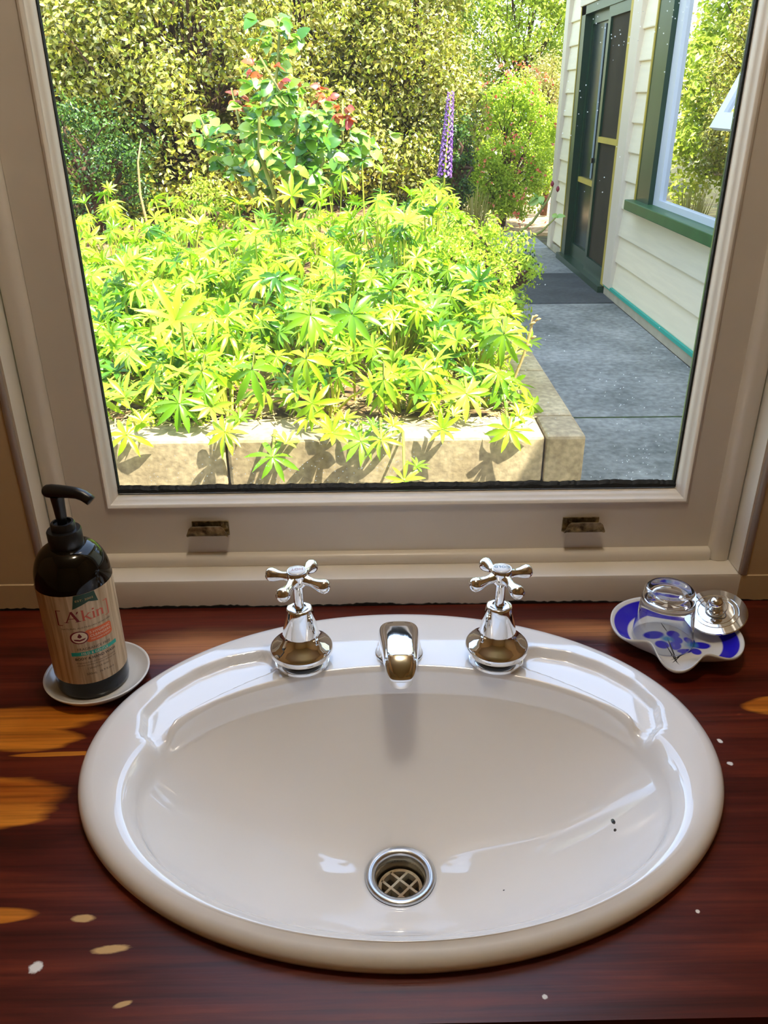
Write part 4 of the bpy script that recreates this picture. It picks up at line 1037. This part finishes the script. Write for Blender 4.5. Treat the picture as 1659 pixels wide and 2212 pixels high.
for y in (2.17, 2.40, 2.64, 2.90, 3.17, 3.45, 3.75, 4.1):
    xl = -.355 * y - .16; xr = .43
    nrow = int(round((xr - xl) / (.225 if y < 3 else .27)))
    for k in range(nrow):
        x = xl + (k + .5) * (xr - xl) / nrow + random.uniform(-.05, .05); yy = y + random.uniform(-.07, .07)
        hgt = canopy(yy) * random.uniform(.78, 1.2) * (.86 if x < -.45 else 1.0)
        if x > .25: hgt *= .85
        if x > .16: lb, gp = 'leafy lupin clump along the path side of the raised bed', 'lupins along the path side of the bed'
        elif yy < 2.3: lb, gp = 'low lupin clump rooted just behind the front blocks of the bed', 'lupins behind the front blocks'
        elif yy > 3.6: lb, gp = 'lupin clump at the back of the bed before the hedge and rose', 'lupins at the back of the bed'
        else: lb, gp = 'leafy lupin clump in the crowded middle of the raised bed', 'lupins in the middle of the bed'
        lupin(x, yy, hgt, 20 if y < 2.3 else 30 if y < 3.4 else 20, .17 if y < 3 else .2, .062 if y < 2.5 else .068 if y < 3.2 else .064, lb, gp)
# a few low lupin shoots spilling over the front edge of the blocks
for x, y, z, s, var in ((.335, 1.885, -.175, .062, 1), (.075, 1.80, -.270, .05, 0), (-.245, 1.85, -.225, .062, 2), (-.10, 1.89, -.18, .058, 3), (-.03, 1.885, -.20, .06, 1), (-.60, 1.88, -.175, .06, 2), (.14, 2.06, -.075, .085, 4), (-.165, 2.02, -.03, .08, 5), (-.43, 2.02, -.06, .08, 5), (-.155, 2.1, .06, .08, 4), (-.05, 2.15, .05, .085, 1), (-.50, 2.1, .05, .10, 6), (-.36, 1.88, -.17, .06, 1), (.02, 1.87, -.19, .055, 2), (.17, 1.88, -.17, .05, 3), (.24, 2.0, -.12, .07, 1), (-.48, 1.95, -.12, .075, 4), (-.30, 2.0, -.05, .08, 5), (.03, 2.0, -.08, .07, 5), (.36, 2.2, -.02, .08, 4)):
    z0 = SOIL; pl = tag(empty('lupin', (x, max(y + .08, 1.98), z0)), 'young lupin shoot leaning over the front blocks of the bed', 'lupin', 'lupin shoots on the front edge of the bed')
    add_leaf(pl, (x, y, z), (random.uniform(-.25, .25), -.65, .75), s, var)
    if s < .07: add_leaf(pl, (x + .03, y + .04, z + .02), (.3, -.2, 1), s * .7, 3)
    b = Vector((0, 0, 0)); e = Vector((x, y, z)) - Vector(pl.location)
    bm = bmesh.new(); tube(bm, [b, (e.x * .4, e.y * .4, max(e.z, 0) + .03), e], [.004, .0035, .003], 6, caps=False); obj('stalks', bm, M['lupstem'], pl, smooth=True)
# tall purple flower spike
fx, fy = .36, 4.25
pl = lupin(.34, 4.3, .42, 14, .16, .07, 'lupin with one tall purple flower spike', 'flowering lupin')
bm = bmesh.new(); zb, zt = .205, .575
for k in range(190):
    t = k / 190; a = k * 2.39996; z = zb + (zt - zb) * t; r = .024 * (1 - .62 * t)
    c = Vector((fx + .02 * t + math.cos(a) * r, fy + math.sin(a) * r, z)); d = Vector((math.cos(a), math.sin(a), .4)).normalized()
    s = .0135 * (1 - .45 * t); side = d.cross(Vector((0, 0, 1))).normalized(); u = side.cross(d)
    v = [bm.verts.new(c + d * s + q) for q in (side * s * .6, u * s * .7, -side * s * .6, -u * s * .5)] + [bm.verts.new(c - d * .003)]
    bm.faces.new(v[:4])
    for i in range(4): bm.faces.new((v[i], v[(i + 1) % 4], v[4]))
M['purple'] = leaf_mat('purple_lupin_petals', [(.20, .06, .36), (.32, .14, .52), (.46, .28, .62)], .25, .6)
o = obj('flower_spike', bm, M['purple'], pl); o.location = -Vector(pl.location); o['kind'] = 'stuff'
bm = bmesh.new(); tube(bm, [(.34, 4.3, SOIL), (.35, 4.27, 0), (fx, fy, zb), (fx + .02, fy, zt)], [.006, .006, .005, .002], 6)
o = obj('flower_stem', bm, M['lupstem'], pl, smooth=True); o.location = -Vector(pl.location)

# -------- foliage masses built of single leaves
def leaf_cloud(centers, radii, n, size, aspect=.5, up_bias=.35, spread=1.0, tri=False):
    """n small folded leaves spread in clumps; returns verts, faces"""
    C_ = np.asarray(centers); R_ = np.asarray(radii)
    k = rng.integers(0, len(C_), n)
    d = rng.standard_normal((n, 3)); d /= np.linalg.norm(d, axis=1)[:, None]
    p = C_[k] + d * (R_[k] * rng.random(n) ** .45)[:, None]
    nrm = d * spread + rng.standard_normal((n, 3)) * .6 + np.array([0, -.15, up_bias]); nrm /= np.linalg.norm(nrm, axis=1)[:, None]
    t = rng.standard_normal((n, 3)); t -= nrm * np.sum(t * nrm, 1)[:, None]; t /= np.linalg.norm(t, axis=1)[:, None]
    b = np.cross(nrm, t); s = size * rng.uniform(.6, 1.25, n)[:, None]
    tip, root = p + t * s, p - t * s; l = p + b * s * aspect + nrm * s * .18; r = p - b * s * aspect + nrm * s * .18
    V = np.stack([root, l, tip, r], 1).reshape(-1, 3)
    i = np.arange(n) * 4
    Fq = np.stack([i, i + 1, i + 2, i, i + 2, i + 3], 1).reshape(-1, 3)
    return V, Fq
def fast_mesh(name, V, Fq, mt, parent=None, smooth=False):
    me = bpy.data.meshes.new(name); nf, k = Fq.shape
    me.vertices.add(len(V)); me.vertices.foreach_set('co', V.astype(np.float32).ravel())
    me.loops.add(nf * k); me.loops.foreach_set('vertex_index', Fq.astype(np.int32).ravel())
    me.polygons.add(nf); me.polygons.foreach_set('loop_start', np.arange(0, nf * k, k, dtype=np.int32)); me.polygons.foreach_set('loop_total', np.full(nf, k, dtype=np.int32))
    me.update(calc_edges=True); me.materials.append(mt)
    o = bpy.data.objects.new(name, me); COL.objects.link(o); o.parent = parent
    return o
def shrub(name, label, cat, base, ctr, rad, nclump, clump_r, n, size, mt, group=None, twigs=60, aspect=.5, shell=.55, bark='bark', up_bias=.35):
    """base = foot of the trunk, ctr/rad = crown ellipsoid"""
    t = tag(empty(name, base), label, cat, group)
    d = rng.standard_normal((nclump, 3)); d /= np.linalg.norm(d, axis=1)[:, None]
    q = (shell + (1 - shell) * rng.random(nclump))[:, None]
    cc = np.array(ctr) + d * q * np.array(rad); cc = cc[cc[:, 2] > base[2] + min(.1, rad[2] * .1)]
    V, Fq = leaf_cloud(cc, clump_r * rng.uniform(.6, 1.3, len(cc)), n, size, aspect, up_bias)
    keep = V.reshape(-1, 4, 3)[:, :, 2].min(1) > base[2]
    V = V.reshape(-1, 4, 3)[keep].reshape(-1, 3); nq = len(V) // 4; i = np.arange(nq) * 4; Fq = np.stack([i, i + 1, i + 2, i, i + 2, i + 3], 1).reshape(-1, 3)
    o = fast_mesh('foliage', V - np.array(base), Fq, mt, t); o['kind'] = 'stuff'
    bm = bmesh.new(); b0 = Vector((0, 0, 0)); c0 = Vector(ctr) - Vector(base)
    tube(bm, [b0, c0 * .5 + Vector((.03, .02, 0)), c0], [.05, .04, .02], 7)
    for k in range(min(twigs, len(cc))):
        e = Vector(cc[k]) - Vector(base); s0 = b0.lerp(c0, random.uniform(.15, .9)); mid = (s0 + e) / 2 + Vector((random.uniform(-.1, .1), random.uniform(-.1, .1), .05))
        tube(bm, [s0, mid, e], [.018, .012, .004], 4, caps=False)
    obj('branches', bm, M[bark], t, smooth=True)
    return t
OLIVE = [(.08, .065, .010), (.26, .25, .02), (.26, .36, .03), (.46, .44, .03), (.54, .56, .06), (.64, .62, .22), (.40, .31, .05)]
BRIGHT = [(.20, .30, .02), (.36, .48, .03), (.48, .58, .05), (.55, .62, .12)]
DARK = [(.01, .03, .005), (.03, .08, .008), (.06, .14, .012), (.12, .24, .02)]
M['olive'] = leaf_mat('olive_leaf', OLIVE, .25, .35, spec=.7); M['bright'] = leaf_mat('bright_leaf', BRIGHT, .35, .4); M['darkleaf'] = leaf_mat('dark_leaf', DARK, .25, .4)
M['gold'] = leaf_mat('gold_leaf', [(.34, .30, .06), (.5, .44, .10), (.58, .54, .2)], .3, .5)
M['lime'] = leaf_mat('lime_leaf', [(.26, .42, .02), (.44, .60, .03), (.56, .68, .06)], .35, .4)
zs = SOIL
def at(px, py, Y):
    v = fw + rt * ((px - 829.5) / F_PX) - up * ((py - 1106) / F_PX); return CAM + v * (Y / v.y)
# olive hedge in overlapping bushes
HG = 'olive hedge bushes behind the lupins'
for px, py, Y, rx, rz in ((110, 200, 6.3, .95, 1.25), (390, 190, 6.0, .85, 1.2), (640, 190, 6.8, .95, 1.35), (850, 200, 7.0, .62, 1.4), (780, 220, 8.9, .75, 1.5)):
    c = at(px, py, Y); shrub('hedge_bush', 'dense olive hedge bush with small glossy leaves behind the lupins', 'bush', (c.x, Y, zs), (c.x, Y, c.z), (rx, .6, rz), 330, .19, 42000, .021, M['olive'], HG, twigs=110, aspect=.5)
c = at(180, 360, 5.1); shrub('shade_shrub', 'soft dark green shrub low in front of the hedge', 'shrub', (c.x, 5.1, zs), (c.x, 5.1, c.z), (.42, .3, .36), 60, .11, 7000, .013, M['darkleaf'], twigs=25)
c = at(445, 455, 4.9); shrub('shade_shrub', 'small mid green shrub beside the rose bush foot', 'shrub', (c.x, 4.9, zs), (c.x, 4.9, c.z), (.14, .12, .16), 26, .07, 1800, .013, M['bright'], twigs=10)
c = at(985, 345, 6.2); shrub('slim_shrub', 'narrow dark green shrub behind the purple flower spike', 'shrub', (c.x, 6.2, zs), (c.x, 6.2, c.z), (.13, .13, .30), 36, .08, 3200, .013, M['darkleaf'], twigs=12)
c = at(1130, 90, 14.2); shrub('garden_tree', 'bright yellow-green leafy tree beyond the red-flowered bush', 'tree', (c.x, 14.2, GZ), (c.x, 14.2, c.z), (1.25, .9, 1.45), 220, .26, 30000, .036, M['bright'], twigs=60)
c = at(1190, 250, 12.0); shrub('gold_shrub', 'golden yellow shrub behind the red-flowered bush', 'shrub', (c.x, 12.0, GZ), (c.x, 12.0, c.z), (.55, .5, .75), 60, .16, 6500, .022, M['gold'], twigs=30)
# red-flowered bush at the end of the path
c = at(1092, 335, 11.0); rb = shrub('flowering_bush', 'round lime bush dotted with small red flowers at the path end', 'bush', (c.x, 11.0, GZ), (c.x, 11.0, c.z), (.72, .55, .88), 200, .14, 30000, .023, M['lime'], twigs=40)
d = rng.standard_normal((420, 3)); d /= np.linalg.norm(d, axis=1)[:, None]; d[:, 1] = -abs(d[:, 1])
V, Fq = leaf_cloud(np.array(c) + d * np.array((.84, .68, 1.0)), np.full(420, .035), 1000, .019, .7)
M['redflower'] = leaf_mat('red_petals', [(.62, .08, .04), (.75, .22, .10), (.70, .20, .18)], .2, .6)
o = fast_mesh('blossoms', V - np.array(rb.location), Fq, M['redflower'], rb); o['kind'] = 'stuff'
# distant trees on the slope behind, so the garden goes on beyond the hedge
for px, Y, hgt, rx, mt_ in ((-250, 13, 2.8, 1.35, 'olive'), (130, 15.2, 3.1, 1.4, 'darkleaf'), (500, 13.2, 3.2, 1.3, 'olive'), (860, 15.6, 3.4, 1.4, 'olive'), (1330, 18, 3.6, 1.5, 'bright'), (1750, 16, 3.2, 1.6, 'olive')):
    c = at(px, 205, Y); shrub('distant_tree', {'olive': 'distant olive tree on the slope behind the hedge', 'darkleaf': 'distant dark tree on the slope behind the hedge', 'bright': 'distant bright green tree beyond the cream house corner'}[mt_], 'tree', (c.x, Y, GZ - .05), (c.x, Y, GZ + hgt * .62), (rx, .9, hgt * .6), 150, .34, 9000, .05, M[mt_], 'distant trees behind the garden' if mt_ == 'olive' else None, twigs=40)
# left-hand shrubs mirrored in the house window
for k, (x, y) in enumerate(((-2.6, 9.5), (-.75, 10.9), (-4.4, 8.0))):
    shrub('garden_shrub', ('broad lime shrub in the garden left of the hedge', 'lime shrub standing behind the olive hedge', 'lime shrub at the far edge of the bed')[k], 'shrub', (x, y, GZ), (x, y, .1 if k != 1 else .7), ((1.0, .8, 1.1), (1.25, .8, 1.75), (1.0, .8, 1.1))[k], (90, 200, 90)[k], .24, (7000, 26000, 7000)[k], .045, M['bright'], twigs=20)

# -------- small bushy plant on the bed edge by the path
c = at(1070, 590, 3.1)
shrub('edging_bush', 'fine-leaved lime bush spilling over the bed edge to the path', 'bush', (.34, 3.15, zs), (.40, 3.1, -.06), (.20, .35, .22), 110, .06, 9000, .0098, M['lime'], twigs=30)
c = at(1160, 625, 3.6)
shrub('edging_bush', 'small green tuft overhanging the path edge', 'bush', (.50, 3.75, -.2), (.63, 3.7, -.14), (.10, .16, .10), 24, .05, 1500, .0105, M['darkleaf'], twigs=8)
# ground cover between the stalks
for x, y, r, lbl, m_ in ((-.52, 2.05, .10, 'low bright green rosette plant at the front corner of the bed', 'lime'), (.30, 2.45, .14, 'fine feathery groundcover beside the dead flower stem', 'lime'), (.12, 2.3, .13, 'patch of fine yellow groundcover under the lupins', 'gold')):
    shrub('groundcover', lbl, 'groundcover', (x, y, SOIL), (x, y, SOIL + .03), (r, r * .8, .05), 40, .03, 1500, .008, M[m_], twigs=6)
# yellow grass tuft
t = tag(empty('grass_tuft', (.62, 8.2, GZ)), 'upright yellow-green grass tuft in front of the red-flowered bush', 'grass')
c = at(1025, 430, 8.2); bm = bmesh.new()
for k in range(90):
    a = random.uniform(0, 6.28); r = random.uniform(0, .1); x0, y0_ = c.x + r * math.cos(a), 8.2 + r * math.sin(a); e = random.uniform(.02, .14); hh = random.uniform(.5, .82)
    w = .006; p0, p1, p2 = Vector((x0, y0_, GZ)), Vector((x0 + e * .4 * math.cos(a), y0_ + e * .4 * math.sin(a), GZ + hh * .6)), Vector((x0 + e * math.cos(a), y0_ + e * math.sin(a), GZ + hh))
    v = [bm.verts.new(q) for q in (p0 - Vector((w, 0, 0)), p0 + Vector((w, 0, 0)), p1 + Vector((w, 0, 0)), p1 - Vector((w, 0, 0)), p2)]
    bm.faces.new(v[:4]); bm.faces.new((v[3], v[2], v[4]))
t.location = (c.x, 8.2, GZ)
o = obj('blades', bm, M['gold'], t); o.location = -Vector(t.location); o['kind'] = 'stuff'

# -------- rose bush
M['rose'] = leaf_mat('rose_leaf', [(.05, .18, .015), (.14, .32, .02), (.27, .46, .04), (.40, .56, .10)], .3, .28, island=False, spec=.8)
M['rosered'] = leaf_mat('young_red_leaf', [(.40, .06, .02), (.55, .16, .03), (.42, .05, .06)], .35, .4, island=False)
M['cane'] = mat('rose_cane', srgb(150, 150, 70), .6, noise=.4, nscale=10)
def rose_leaf_mesh(mt):
    bm = bmesh.new(); T = (0, .2, .45, .7, .9, 1); wd = (.06, .7, 1, .82, .4, .03); prev = None
    for t, w in zip(T, wd):
        y = t - .1; z = -.25 * t * t; hw = .36 * w
        tr = (bm.verts.new((-hw, y, z + .3 * hw)), bm.verts.new((0, y, z)), bm.verts.new((hw, y, z + .3 * hw)))
        if prev: bm.faces.new((prev[0], prev[1], tr[1], tr[0])); bm.faces.new((prev[1], prev[2], tr[2], tr[1]))
        prev = tr
    me = bpy.data.meshes.new('rose_leaf'); bm.to_mesh(me); bm.free(); me.materials.append(mt); me.polygons.foreach_set('use_smooth', [True] * len(me.polygons)); return me
RL, RR = rose_leaf_mesh(M['rose']), rose_leaf_mesh(M['rosered'])
def rose(name, base, canes, label, nleaf_step, size, cat='rose bush'):
    t = tag(empty(name, base), label, cat)
    for pts, lo, hi, red in canes:
        bm = bmesh.new(); P = [Vector(p) for p in pts]; n = len(P)
        tube(bm, [p - Vector(base) for p in P], [.010 * (1 - .7 * i / (n - 1)) + .002 for i in range(n)], 6); obj('cane', bm, M['cane'], t, smooth=True)
        L = sum((b - a).length for a, b in zip(P, P[1:])); k = int(L * (hi - lo) / nleaf_step)
        for i in range(k):
            u = lo + (hi - lo) * (i + random.random()) / k; f = u * (n - 1); j = min(int(f), n - 2); p = P[j].lerp(P[j + 1], f - j)
            a = random.uniform(0, 6.28); off = random.uniform(.01, .11); isred = red and u > .86
            for q in range(3):
                d = Vector((math.cos(a + (q - 1) * .9), math.sin(a + (q - 1) * .9), random.uniform(-.3, .5))).normalized()
                o = bpy.data.objects.new('leaf', RR if isred else RL); COL.objects.link(o); o.parent = t
                o.location = p + Vector((math.cos(a), math.sin(a), .2)) * off - Vector(base)
                nrm = Vector((random.uniform(-.5, .5), random.uniform(-.9, .2), random.uniform(.3, 1))).normalized(); y_ = (d - nrm * d.dot(nrm)).normalized(); x_ = y_.cross(nrm)
                o.rotation_euler = Matrix((x_, y_, nrm)).transposed().to_euler(); s = size * random.uniform(.6, 1.2) * (.7 if isred else 1); o.scale = (s, s, s)
    return t
Y = 4.3; b = (at(590, 300, Y).x, Y, zs)
A_ = lambda px, py, dy=0: tuple(at(px, py, Y + dy))
canes = [([b, A_(585, 430), A_(590, 250), A_(600, 130), A_(605, 40)], .38, 1, False),
         ([b, A_(560, 440, -.1), A_(530, 320, -.15), A_(500, 190, -.1)], .4, .97, True),
         ([b, A_(640, 420, .1), A_(680, 300, .1), A_(690, 190, .1)], .4, 1, True),
         ([b, A_(680, 430), A_(740, 330), A_(740, 215)], .45, 1, True),
         ([b, A_(600, 440, -.2), A_(560, 330, -.25), A_(560, 240, -.25), A_(590, 180, -.2)], .4, 1, False),
         ([b, A_(620, 430, -.2), A_(640, 340, -.25), A_(640, 260, -.2), A_(560, 120, -.1)], .4, .97, True),
         ([b, A_(660, 440, .05), A_(770, 370, .1), A_(800, 300, .1)], .45, 1, False),
         ([b, A_(560, 440, .1), A_(470, 330, .1), A_(430, 250, .1)], .5, 1, False),
         ([b, A_(640, 430, -.15), A_(700, 350, -.2), A_(660, 230, -.15)], .4, 1, False)]
rose('rose_bush', b, canes, 'tall leafy rose bush with red young shoots behind the lupins', .0185, .070)
# thin rose stem with red buds leaning over the far end of the path
Y = 5.2; b2 = (at(1080, 560, Y).x, Y, -.2); B_ = lambda px, py, dy=0: tuple(at(px, py, Y + dy))
cn = [([b2, B_(1100, 520), B_(1150, 480), B_(1185, 430), B_(1195, 402)], .45, .9, False), ([b2, B_(1110, 530), B_(1170, 500), B_(1200, 470)], .5, 1, False)]
r2 = rose('young_rose', b2, cn, 'thin rose stem with dark red buds beside the house corner', .075, .062, 'rose stem')
M['bud'] = mat('red_bud', srgb(120, 20, 36), .5)
for px, py in ((1193, 397), (1205, 408)):
    bm = bmesh.new(); lathe(bm, [(.002, -.018), (.010, -.008), (.011, .002), (.006, .013), (.001, .017)], 10); o = obj('bud', bm, M['bud'], r2, smooth=True); o.location = Vector(B_(px, py)) - Vector(b2)
# dead flower stem on the bed edge
ds = tag(empty('dead_stem', (.41, 2.32, -.2)), 'dry tan dead flower stem rising from the bed corner', 'dead stem')
Y = 2.3; D_ = lambda px, py: at(px, py, Y) - Vector(ds.location)
bm = bmesh.new(); tube(bm, [D_(1095, 870), D_(1112, 815), D_(1132, 765), D_(1146, 715), D_(1152, 682)], [.004, .0042, .0045, .0042, .0035], 8); obj('stem', bm, M['deadstem'], ds, smooth=True)
bm = bmesh.new()
for px, py, s in ((1147, 700, 8), (1158, 692, 8), (1150, 730, 6), (1140, 748, 5), (1154, 685, 6)):
    p = D_(px, py); q = p + Vector((s * .0016, -.004, .006)); tube(bm, [p - Vector((.004, 0, .002)), (p + q) / 2 + Vector((0, -.003, .002)), q], [.003, .0045, .001], 6)
obj('seed_pod', bm, M['deadstem'], ds, smooth=True)
# thin bare cane in the gap at the left
Y = 4.6; E_ = lambda px, py: at(px, py, Y)
b3 = (at(320, 490, Y).x, Y, zs); t = tag(empty('bare_cane', b3), 'single thin pale cane in the shaded gap under the hedge', 'cane')
bm = bmesh.new(); tube(bm, [Vector((0, 0, 0))] + [E_(px, py) - Vector(b3) for px, py in ((317, 480), (303, 420), (298, 350), (305, 300))], [.008, .007, .006, .005, .003], 6); obj('stem', bm, M['deadstem'], t, smooth=True)
bpy.context.view_layer.update()
